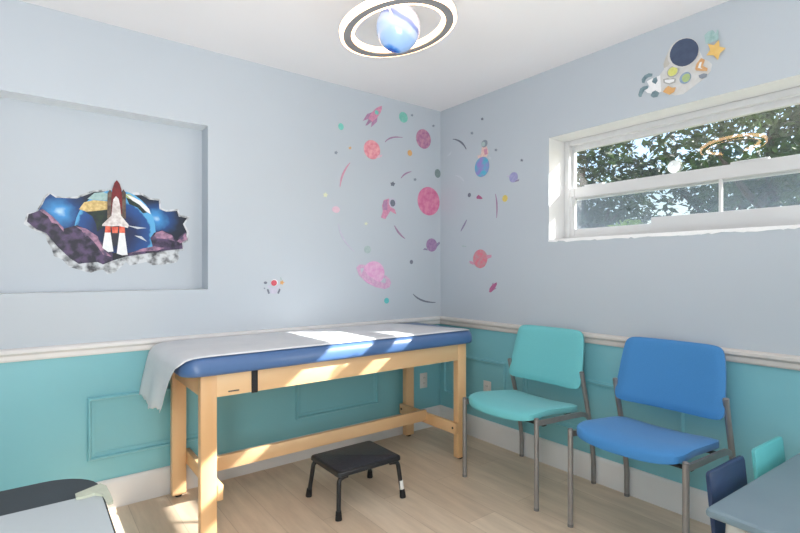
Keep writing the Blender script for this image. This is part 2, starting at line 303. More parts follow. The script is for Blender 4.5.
STICKERS = [
 ["A","rocket_sticker","sticker","pink rocket sticker flying up beneath the ceiling on the examination table wall","space wall stickers around the corner",[["fin","mauve",["p",[[-0.642,2.31],[-0.686,2.289],[-0.722,2.234],[-0.674,2.256]]]],["fin","mauve",["p",[[-0.598,2.289],[-0.604,2.249],[-0.655,2.2],[-0.648,2.243]]]],["flame","plum",["p",[[-0.674,2.256],[-0.702,2.205],[-0.686,2.209],[-0.648,2.243]]]],["fuselage","rocketpink",["p",[[-0.561,2.37],[-0.587,2.359],[-0.618,2.338],[-0.655,2.298],[-0.678,2.258],[-0.644,2.241],[-0.607,2.274],[-0.574,2.317],[-0.563,2.347]]]],["porthole","mint",["e",-0.607,2.314,0.017,0.016]]]],
 ["A","planet_sticker","sticker","mint green planet sticker just below the ceiling near the corner","space wall stickers around the corner",[[None,"mintplanet",["e",-0.367,2.326,0.04,0.039]]]],
 ["A","star_sticker","sticker","tiny grey star sticker just beside the mint green planet","space wall stickers around the corner",[[None,"slate",["p",[[-0.283,2.368],[-0.279,2.363],[-0.271,2.361],[-0.277,2.355],[-0.279,2.348],[-0.287,2.35],[-0.296,2.347],[-0.294,2.354],[-0.298,2.359],[-0.289,2.362]]]]]],
 ["A","star_sticker","sticker","tiny grey star sticker beneath the ceiling corner, above the mauve planet","space wall stickers around the corner",[[None,"slate",["p",[[-0.071,2.327],[-0.067,2.322],[-0.058,2.32],[-0.065,2.314],[-0.067,2.306],[-0.075,2.308],[-0.084,2.305],[-0.083,2.313],[-0.087,2.318],[-0.078,2.321]]]]]],
 ["A","planet_sticker","sticker","mauve marbled planet sticker high up close to the corner","space wall stickers around the corner",[[None,"mauveplanet",["e",-0.173,2.198,0.073,0.074]]]],
 ["A","dot_sticker","sticker","small teal dot sticker alone to the left of the pink rocket","space wall stickers around the corner",[[None,"mint",["e",-0.896,2.163,0.021,0.023]]]],
 ["A","planet_sticker","sticker","coral pink striped planet sticker beneath the pink rocket","space wall stickers around the corner",[["planet","coralplanet",["e",-0.645,2.046,0.069,0.067]],["ring_tail","palepink",["p",[[-0.594,2.013],[-0.555,2.025],[-0.564,2.006],[-0.611,1.989]]]]]],
 ["A","arc_sticker","sticker","short mauve arc sticker between coral planet and mauve planet","space wall stickers around the corner",[[None,"plum",["p",[[-0.531,2.115],[-0.522,2.124],[-0.512,2.132],[-0.5,2.14],[-0.487,2.146],[-0.473,2.152],[-0.458,2.158],[-0.44,2.163],[-0.42,2.167],[-0.399,2.171],[-0.375,2.174],[-0.375,2.178],[-0.398,2.177],[-0.42,2.176],[-0.441,2.173],[-0.46,2.168],[-0.477,2.163],[-0.493,2.156],[-0.506,2.147],[-0.518,2.138],[-0.528,2.128],[-0.535,2.117]]]]]],
 ["A","star_sticker","sticker","tiny orange dot sticker left of the coral striped planet","space wall stickers around the corner",[[None,"amber",["p",[[-0.823,2.042],[-0.819,2.036],[-0.812,2.034],[-0.818,2.028],[-0.819,2.021],[-0.827,2.023],[-0.835,2.021],[-0.833,2.028],[-0.837,2.034],[-0.829,2.036]]]]]],
 ["A","dot_sticker","sticker","amber oval dot sticker below and left of the mauve planet","space wall stickers around the corner",[[None,"amber",["e",-0.306,2.072,0.022,0.022]]]],
 ["A","star_sticker","sticker","tiny dark star sticker left of the tiny orange dot","space wall stickers around the corner",[[None,"slate",["p",[[-0.931,1.996],[-0.927,1.99],[-0.919,1.987],[-0.926,1.98],[-0.927,1.972],[-0.936,1.974],[-0.945,1.972],[-0.943,1.98],[-0.947,1.987],[-0.938,1.99]]]]]],
 ["A","arc_sticker","sticker","long rose arc sticker curving down left of the coral planet","space wall stickers around the corner",[[None,"rose",["p",[[-0.827,1.931],[-0.842,1.916],[-0.856,1.9],[-0.868,1.883],[-0.878,1.866],[-0.887,1.849],[-0.894,1.831],[-0.9,1.813],[-0.903,1.795],[-0.905,1.776],[-0.906,1.757],[-0.901,1.757],[-0.897,1.776],[-0.892,1.794],[-0.887,1.811],[-0.88,1.829],[-0.873,1.846],[-0.865,1.862],[-0.856,1.879],[-0.846,1.896],[-0.835,1.912],[-0.823,1.929]]]]]],
 ["A","arc_sticker","sticker","short mauve arc sticker up and left of the magenta planet","space wall stickers around the corner",[[None,"plum",["p",[[-0.387,1.873],[-0.378,1.882],[-0.37,1.889],[-0.361,1.896],[-0.352,1.902],[-0.343,1.908],[-0.333,1.914],[-0.323,1.919],[-0.313,1.924],[-0.302,1.929],[-0.29,1.934],[-0.291,1.938],[-0.304,1.935],[-0.316,1.932],[-0.329,1.928],[-0.34,1.923],[-0.351,1.917],[-0.361,1.91],[-0.37,1.902],[-0.378,1.894],[-0.385,1.885],[-0.391,1.875]]]]]],
 ["A","star_sticker","sticker","small dark star sticker between the coral planet and the pink astronaut","space wall stickers around the corner",[[None,"ink",["p",[[-0.46,1.844],[-0.454,1.834],[-0.44,1.83],[-0.451,1.82],[-0.454,1.808],[-0.467,1.812],[-0.482,1.809],[-0.479,1.821],[-0.486,1.831],[-0.471,1.835]]]]]],
 ["A","star_sticker","sticker","tiny grey star sticker just above the magenta planet","space wall stickers around the corner",[[None,"slate",["p",[[-0.254,1.893],[-0.249,1.887],[-0.24,1.884],[-0.247,1.878],[-0.249,1.87],[-0.258,1.872],[-0.268,1.87],[-0.267,1.878],[-0.271,1.885],[-0.261,1.887]]]]]],
 ["A","dot_sticker","sticker","dark grey green oval dot sticker right at the wall corner","space wall stickers around the corner",[[None,"greygreen",["e",-0.03,1.953,0.03,0.034]]]],
 ["A","star_sticker","sticker","pale yellow star sticker farthest from the corner","space wall stickers around the corner",[[None,"paleyellow",["p",[[-1.01,1.711],[-1.005,1.702],[-0.994,1.698],[-1.003,1.69],[-1.005,1.679],[-1.015,1.683],[-1.027,1.68],[-1.025,1.691],[-1.03,1.7],[-1.019,1.703]]]]]],
 ["A","planet_sticker","sticker","largest planet sticker, magenta, close to the wall corner","space wall stickers around the corner",[[None,"magentaplanet",["e",-0.121,1.729,0.111,0.109]]]],
 ["A","astronaut_sticker","sticker","small pink astronaut sticker floating left of the magenta planet","space wall stickers around the corner",[["suit","rocketpink",["p",[[-0.544,1.701],[-0.499,1.716],[-0.489,1.657],[-0.448,1.644],[-0.432,1.607],[-0.464,1.618],[-0.485,1.629],[-0.505,1.602],[-0.532,1.565],[-0.568,1.575],[-0.552,1.62],[-0.558,1.659]]]],["backpack","mauve",["p",[[-0.548,1.692],[-0.513,1.708],[-0.513,1.631],[-0.556,1.631]]]],["helmet","lilacgrey",["e",-0.468,1.689,0.034,0.035]],["visor","ink",["e",-0.466,1.686,0.023,0.025]]]],
 ["A","dot_sticker","sticker","pale pink dot sticker above the long pale arc","space wall stickers around the corner",[[None,"palepink",["e",-0.934,1.604,0.029,0.022]]]],
 ["A","arc_sticker","sticker","long pale lilac arc sticker up and left of the pink ringed planet","space wall stickers around the corner",[[None,"lilacgrey",["p",[[-0.919,1.51],[-0.915,1.488],[-0.91,1.466],[-0.903,1.446],[-0.893,1.426],[-0.882,1.407],[-0.868,1.389],[-0.852,1.372],[-0.834,1.356],[-0.814,1.34],[-0.792,1.326],[-0.789,1.329],[-0.809,1.345],[-0.827,1.362],[-0.843,1.378],[-0.858,1.395],[-0.87,1.413],[-0.882,1.431],[-0.892,1.45],[-0.901,1.469],[-0.908,1.489],[-0.914,1.511]]]]]],
 ["A","arc_sticker","sticker","short dark mauve arc sticker below the pink astronaut","space wall stickers around the corner",[[None,"plum",["p",[[-0.451,1.523],[-0.445,1.511],[-0.439,1.499],[-0.431,1.488],[-0.423,1.477],[-0.414,1.468],[-0.403,1.459],[-0.392,1.451],[-0.38,1.443],[-0.367,1.437],[-0.353,1.431],[-0.35,1.435],[-0.361,1.443],[-0.372,1.451],[-0.382,1.459],[-0.391,1.468],[-0.401,1.476],[-0.41,1.485],[-0.419,1.495],[-0.428,1.504],[-0.437,1.514],[-0.446,1.525]]]]]],
 ["A","dot_sticker","sticker","grey green dot sticker just above the pink ringed planet","space wall stickers around the corner",[[None,"greymint",["e",-0.683,1.344,0.028,0.027]]]],
 ["A","planet_sticker","sticker","purple ringed planet sticker low beside the wall corner","space wall stickers around the corner",[["planet","purpleplanet",["e",-0.091,1.394,0.055,0.051]],["ring","slatepurple",["p",[[-0.18,1.355],[-0.162,1.369],[-0.136,1.362],[-0.133,1.351]]]],["ring","slatepurple",["p",[[-0.044,1.406],[-0.011,1.423],[-0.007,1.408],[-0.038,1.38]]]]]],
 ["A","dot_sticker","sticker","tiny dark dot sticker right of the pink ringed planet","space wall stickers around the corner",[[None,"ink",["e",-0.291,1.261,0.015,0.016]]]],
 ["A","planet_sticker","sticker","large pink ringed planet sticker lowest on the examination table wall","space wall stickers around the corner",[["ring","orchid",["p",[[-0.775,1.217],[-0.753,1.238],[-0.711,1.238],[-0.683,1.218],[-0.716,1.218],[-0.742,1.21],[-0.735,1.182],[-0.702,1.15],[-0.626,1.112],[-0.558,1.098],[-0.528,1.11],[-0.525,1.138],[-0.544,1.146],[-0.532,1.165],[-0.493,1.137],[-0.479,1.109],[-0.493,1.077],[-0.538,1.065],[-0.616,1.08],[-0.692,1.113],[-0.753,1.166]]]],["planet","orchidplanet",["e",-0.63,1.181,0.092,0.082]],["ring_band","orchid",["p",[[-0.713,1.207],[-0.683,1.166],[-0.607,1.123],[-0.544,1.11],[-0.556,1.085],[-0.645,1.103],[-0.711,1.144],[-0.731,1.182]]]]]],
 ["A","dot_sticker","sticker","small teal dot sticker below the large pink ringed planet","space wall stickers around the corner",[[None,"teal",["e",-0.519,0.981,0.022,0.021]]]],
 ["A","arc_sticker","sticker","dark arc sticker low down beside the corner, near the teal dot","space wall stickers around the corner",[[None,"ink",["p",[[-0.278,1.02],[-0.263,1.006],[-0.247,0.993],[-0.229,0.982],[-0.208,0.972],[-0.186,0.963],[-0.162,0.957],[-0.137,0.952],[-0.11,0.949],[-0.082,0.947],[-0.052,0.947],[-0.052,0.952],[-0.081,0.955],[-0.109,0.959],[-0.134,0.964],[-0.158,0.969],[-0.18,0.976],[-0.201,0.983],[-0.221,0.992],[-0.239,1.001],[-0.257,1.012],[-0.274,1.023]]]]]],
 ["A","star_sticker","sticker","faint pale yellow star sticker between pink dot and pink astronaut","space wall stickers around the corner",[[None,"paleyellow",["p",[[-0.693,1.536],[-0.689,1.529],[-0.68,1.526],[-0.687,1.52],[-0.689,1.513],[-0.697,1.516],[-0.706,1.514],[-0.705,1.522],[-0.709,1.529],[-0.699,1.53]]]]]],
 ["A","astronaut_sticker","sticker","small astronaut sticker with red visor and orange star near the recess",None,[["suit","lilacgrey",["p",[[-1.409,1.109],[-1.395,1.106],[-1.385,1.094],[-1.369,1.092],[-1.352,1.094],[-1.34,1.107],[-1.327,1.109],[-1.33,1.1],[-1.347,1.084],[-1.347,1.059],[-1.369,1.055],[-1.393,1.06],[-1.39,1.085],[-1.409,1.099]]]],["boot","ink",["p",[[-1.415,1.084],[-1.404,1.086],[-1.394,1.059],[-1.405,1.055]]]],["boot","ink",["p",[[-1.348,1.058],[-1.335,1.088],[-1.326,1.08],[-1.337,1.054]]]],["rock","ink",["e",-1.423,1.124,0.011,0.008]],["rock","slate",["e",-1.429,1.09,0.005,0.005]],["helmet","paper",["e",-1.367,1.124,0.022,0.02]],["visor","redvisor",["e",-1.369,1.122,0.019,0.018]],["star","amber",["p",[[-1.313,1.139],[-1.31,1.128],[-1.3,1.124],[-1.31,1.118],[-1.311,1.108],[-1.32,1.115],[-1.331,1.113],[-1.327,1.123],[-1.332,1.132],[-1.321,1.131]]]],["star_trail","greymint",["p",[[-1.332,1.156],[-1.325,1.158],[-1.317,1.137],[-1.323,1.134]]]]]],
 ["B","star_sticker","sticker","tiny dark star sticker topmost on the window wall","space wall stickers around the corner",[[None,"ink",["p",[[-0.445,2.284],[-0.449,2.277],[-0.457,2.271],[-0.451,2.268],[-0.449,2.262],[-0.44,2.267],[-0.431,2.268],[-0.433,2.275],[-0.429,2.282],[-0.438,2.281]]]]]],
 ["B","star_sticker","sticker","tiny grey star sticker above the dark arc on the window wall","space wall stickers around the corner",[[None,"slate",["p",[[-0.344,2.207],[-0.349,2.199],[-0.358,2.193],[-0.35,2.19],[-0.348,2.183],[-0.339,2.188],[-0.329,2.189],[-0.33,2.197],[-0.326,2.205],[-0.336,2.203]]]]]],
 ["B","arc_sticker","sticker","dark curved arc sticker on the window wall left of the teal planet","space wall stickers around the corner",[[None,"ink",["p",[[-0.139,2.192],[-0.158,2.186],[-0.175,2.178],[-0.191,2.17],[-0.206,2.161],[-0.22,2.151],[-0.233,2.141],[-0.245,2.13],[-0.258,2.118],[-0.269,2.104],[-0.28,2.089],[-0.286,2.09],[-0.278,2.106],[-0.269,2.121],[-0.258,2.135],[-0.246,2.148],[-0.231,2.16],[-0.215,2.17],[-0.198,2.179],[-0.179,2.187],[-0.16,2.193],[-0.14,2.197]]]]]],
 ["B","arc_sticker","sticker","faint pale grey dash sticker on the window wall beside the corner","space wall stickers around the corner",[[None,"palegrey",["p",[[-0.078,2.077],[-0.084,2.076],[-0.091,2.076],[-0.098,2.076],[-0.104,2.078],[-0.109,2.08],[-0.114,2.083],[-0.118,2.087],[-0.122,2.092],[-0.125,2.097],[-0.128,2.103],[-0.122,2.106],[-0.117,2.102],[-0.111,2.099],[-0.106,2.096],[-0.101,2.093],[-0.096,2.091],[-0.092,2.089],[-0.088,2.087],[-0.084,2.085],[-0.08,2.083],[-0.076,2.081]]]]]],
 ["B","planet_rider_sticker","sticker","teal and violet planet sticker with a tiny helmeted astronaut riding it","space wall stickers around the corner",[["rider","peach",["p",[[-0.439,2.075],[-0.485,2.07],[-0.502,2.028],[-0.487,1.999],[-0.444,2.0],[-0.403,2.0],[-0.396,2.023],[-0.43,2.02]]]],["helmet","slate",["e",-0.464,2.094,0.03,0.026]],["visor","greymint",["e",-0.454,2.092,0.018,0.017]],["suit_panel","rose",["p",[[-0.458,2.054],[-0.489,2.055],[-0.494,2.015],[-0.468,2.013]]]],["star","palegrey",["p",[[-0.515,1.997],[-0.52,1.988],[-0.532,1.984],[-0.523,1.98],[-0.526,1.97],[-0.515,1.977],[-0.504,1.974],[-0.507,1.983],[-0.497,1.991],[-0.51,1.989]]]],["planet","tealviolet",["e",-0.442,1.933,0.07,0.071]]]],
 ["B","star_sticker","sticker","tiny grey star sticker right of the rider on the teal planet","space wall stickers around the corner",[[None,"slate",["p",[[-0.572,2.039],[-0.577,2.032],[-0.585,2.027],[-0.578,2.023],[-0.576,2.017],[-0.568,2.022],[-0.559,2.022],[-0.56,2.029],[-0.556,2.037],[-0.566,2.036]]]]]],
 ["B","star_sticker","sticker","tiny dark star sticker above the lilac planet near the window","space wall stickers around the corner",[[None,"ink",["p",[[-0.793,1.928],[-0.797,1.921],[-0.804,1.917],[-0.798,1.914],[-0.797,1.907],[-0.789,1.912],[-0.781,1.912],[-0.783,1.918],[-0.779,1.925],[-0.787,1.924]]]]]],
 ["B","planet_sticker","sticker","lilac ringed planet sticker nearest the window","space wall stickers around the corner",[["planet","lilacplanet",["e",-0.723,1.817,0.036,0.034]],["ring","lilacgrey",["p",[[-0.663,1.843],[-0.691,1.834],[-0.688,1.818],[-0.671,1.827]]]],["ring","slatepurple",["p",[[-0.743,1.793],[-0.773,1.798],[-0.768,1.785],[-0.735,1.784]]]]]],
 ["B","arc_sticker","sticker","faint grey arc sticker left of the teal and violet planet","space wall stickers around the corner",[[None,"palegrey",["p",[[-0.166,1.914],[-0.179,1.909],[-0.19,1.904],[-0.2,1.899],[-0.209,1.894],[-0.217,1.889],[-0.225,1.883],[-0.233,1.877],[-0.241,1.871],[-0.248,1.864],[-0.254,1.857],[-0.26,1.858],[-0.256,1.866],[-0.251,1.875],[-0.244,1.883],[-0.236,1.89],[-0.227,1.897],[-0.217,1.903],[-0.206,1.908],[-0.193,1.912],[-0.181,1.915],[-0.167,1.918]]]]]],
 ["B","dot_sticker","sticker","small dark dot sticker below the teal and violet planet","space wall stickers around the corner",[[None,"ink",["e",-0.315,1.749,0.016,0.016]]]],
 ["B","fish_rocket_sticker","sticker","tiny crimson rocket sticker lying sideways beside the small dark dot","space wall stickers around the corner",[[None,"crimson",["p",[[-0.386,1.726],[-0.405,1.74],[-0.43,1.725],[-0.447,1.708],[-0.43,1.705],[-0.405,1.71],[-0.389,1.713]]]]]],
 ["B","arc_sticker","sticker","thin upright line sticker left of the yellow dot","space wall stickers around the corner",[[None,"plum",["p",[[-0.563,1.726],[-0.566,1.711],[-0.568,1.696],[-0.57,1.681],[-0.571,1.665],[-0.572,1.649],[-0.573,1.632],[-0.574,1.615],[-0.574,1.597],[-0.574,1.579],[-0.573,1.56],[-0.577,1.56],[-0.581,1.578],[-0.583,1.596],[-0.585,1.614],[-0.585,1.631],[-0.585,1.648],[-0.584,1.664],[-0.581,1.68],[-0.577,1.696],[-0.573,1.711],[-0.567,1.726]]]]]],
 ["B","dot_sticker","sticker","yellow dot sticker on the window wall","space wall stickers around the corner",[[None,"yellow",["e",-0.65,1.685,0.023,0.023]]]],
 ["B","arc_sticker","sticker","short slanting line sticker above the red planet","space wall stickers around the corner",[[None,"slatepurple",["p",[[-0.286,1.572],[-0.279,1.565],[-0.272,1.557],[-0.265,1.549],[-0.259,1.542],[-0.252,1.534],[-0.246,1.526],[-0.24,1.517],[-0.234,1.509],[-0.229,1.5],[-0.223,1.492],[-0.228,1.489],[-0.236,1.497],[-0.245,1.504],[-0.252,1.512],[-0.259,1.52],[-0.266,1.528],[-0.272,1.536],[-0.277,1.544],[-0.282,1.553],[-0.287,1.561],[-0.291,1.57]]]]]],
 ["B","arc_sticker","sticker","faint grey green dash sticker up and left of the red planet","space wall stickers around the corner",[[None,"greymint",["p",[[-0.234,1.381],[-0.236,1.379],[-0.24,1.377],[-0.244,1.375],[-0.248,1.373],[-0.253,1.372],[-0.259,1.371],[-0.265,1.371],[-0.271,1.371],[-0.278,1.371],[-0.285,1.371],[-0.285,1.376],[-0.279,1.377],[-0.273,1.379],[-0.267,1.381],[-0.262,1.382],[-0.257,1.383],[-0.252,1.384],[-0.248,1.384],[-0.244,1.385],[-0.24,1.385],[-0.236,1.385]]]]]],
 ["B","planet_sticker","sticker","coral red ringed planet sticker lowest planet on the window wall","space wall stickers around the corner",[["planet","redplanet",["e",-0.422,1.281,0.069,0.067]],["ring","rose",["p",[[-0.314,1.269],[-0.339,1.265],[-0.366,1.255],[-0.356,1.238],[-0.321,1.25]]]],["ring","rose",["p",[[-0.482,1.307],[-0.531,1.306],[-0.531,1.29],[-0.491,1.278]]]]]],
 ["B","rocket_sticker","sticker","small magenta rocket sticker lowest on the window wall","space wall stickers around the corner",[["fuselage","crimson",["p",[[-0.507,1.047],[-0.511,1.071],[-0.538,1.101],[-0.577,1.117],[-0.579,1.101],[-0.553,1.066],[-0.524,1.045]]]],["fin","plum",["p",[[-0.533,1.104],[-0.548,1.115],[-0.547,1.097]]]],["fin","plum",["p",[[-0.556,1.077],[-0.577,1.077],[-0.559,1.064]]]]]],
 ["B","astronaut_sticker","sticker","large flying astronaut sticker with dark helmet and yellow star above the window",None,[["suit","suitgrey",["p",[[-1.723,2.319],[-1.699,2.281],[-1.685,2.245],[-1.688,2.218],[-1.662,2.19],[-1.67,2.114],[-1.699,2.089],[-1.74,2.072],[-1.779,2.066],[-1.829,2.091],[-1.873,2.115],[-1.902,2.142],[-1.906,2.171],[-1.888,2.195],[-1.87,2.208],[-1.851,2.256],[-1.814,2.204]]]],["sleeve","suitshade",["p",[[-1.719,2.32],[-1.734,2.323],[-1.719,2.278],[-1.719,2.244],[-1.707,2.227],[-1.688,2.224],[-1.685,2.245],[-1.699,2.281]]]],["leg","paper",["p",[[-1.632,2.191],[-1.67,2.193],[-1.675,2.109],[-1.649,2.103],[-1.606,2.122],[-1.593,2.137],[-1.615,2.152],[-1.602,2.183]]]],["boot","boot",["p",[[-1.575,2.202],[-1.591,2.219],[-1.612,2.222],[-1.632,2.214],[-1.63,2.201],[-1.609,2.201],[-1.597,2.195],[-1.59,2.177],[-1.577,2.184]]]],["boot","boot",["p",[[-1.628,2.172],[-1.636,2.189],[-1.652,2.191],[-1.658,2.17],[-1.648,2.155]]]],["boot","boot",["p",[[-1.558,2.128],[-1.568,2.155],[-1.584,2.162],[-1.609,2.159],[-1.609,2.145],[-1.591,2.141],[-1.58,2.123],[-1.574,2.109],[-1.561,2.114]]]],["boot","boot",["p",[[-1.622,2.102],[-1.63,2.119],[-1.647,2.123],[-1.667,2.105],[-1.658,2.087],[-1.636,2.088]]]],["pocket","suitgreyd",["p",[[-1.685,2.168],[-1.707,2.167],[-1.719,2.159],[-1.734,2.161],[-1.748,2.15],[-1.744,2.133],[-1.716,2.131],[-1.688,2.148]]]],["pocket_flap","paper",["p",[[-1.693,2.162],[-1.716,2.157],[-1.74,2.151],[-1.737,2.14],[-1.716,2.138],[-1.695,2.15]]]],["badge","suitgreyd",["e",-1.734,2.192,0.03,0.028]],["badge_face","lime",["e",-1.732,2.192,0.023,0.022]],["dial","suitblue",["e",-1.791,2.141,0.027,0.028]],["dial_face","leafgreen",["e",-1.795,2.14,0.019,0.02]],["knee_patch","amber",["p",[[-1.685,2.103],[-1.697,2.117],[-1.711,2.126],[-1.729,2.112],[-1.748,2.108],[-1.74,2.087],[-1.716,2.079],[-1.703,2.091]]]],["cuff","slate",["p",[[-1.851,2.134],[-1.873,2.137],[-1.889,2.129],[-1.886,2.117],[-1.867,2.113],[-1.855,2.121]]]],["strap","amberd",["p",[[-1.836,2.17],[-1.842,2.193],[-1.862,2.213],[-1.879,2.199],[-1.87,2.173],[-1.891,2.155],[-1.888,2.142],[-1.84,2.161]]]],["strap_gap","paper",["p",[[-1.848,2.171],[-1.857,2.194],[-1.866,2.194],[-1.86,2.169],[-1.869,2.159]]]],["helmet","suitgrey",["p",[[-1.84,2.301],[-1.849,2.283],[-1.853,2.264],[-1.852,2.246],[-1.847,2.228],[-1.837,2.214],[-1.824,2.202],[-1.808,2.195],[-1.79,2.192],[-1.771,2.194],[-1.753,2.202],[-1.736,2.213],[-1.723,2.229],[-1.714,2.247],[-1.709,2.267],[-1.71,2.286],[-1.716,2.304],[-1.726,2.32],[-1.74,2.331],[-1.757,2.338],[-1.776,2.339],[-1.795,2.336],[-1.813,2.328],[-1.828,2.316]]]],["visor","visornavy",["p",[[-1.84,2.298],[-1.848,2.282],[-1.852,2.264],[-1.851,2.247],[-1.847,2.231],[-1.838,2.217],[-1.826,2.207],[-1.811,2.2],[-1.795,2.198],[-1.778,2.2],[-1.761,2.208],[-1.746,2.219],[-1.733,2.233],[-1.725,2.25],[-1.72,2.269],[-1.721,2.287],[-1.726,2.303],[-1.735,2.317],[-1.748,2.328],[-1.763,2.334],[-1.78,2.335],[-1.797,2.332],[-1.814,2.324],[-1.828,2.313]]]],["star_tail","seagreen",["p",[[-1.877,2.315],[-1.893,2.327],[-1.913,2.327],[-1.927,2.304],[-1.93,2.322],[-1.937,2.318],[-1.936,2.274],[-1.916,2.271],[-1.883,2.272]]]],["star","star",["p",[[-1.968,2.222],[-1.944,2.207],[-1.935,2.177],[-1.916,2.207],[-1.885,2.217],[-1.902,2.237],[-1.892,2.269],[-1.918,2.254],[-1.939,2.27],[-1.942,2.238]]]]]],
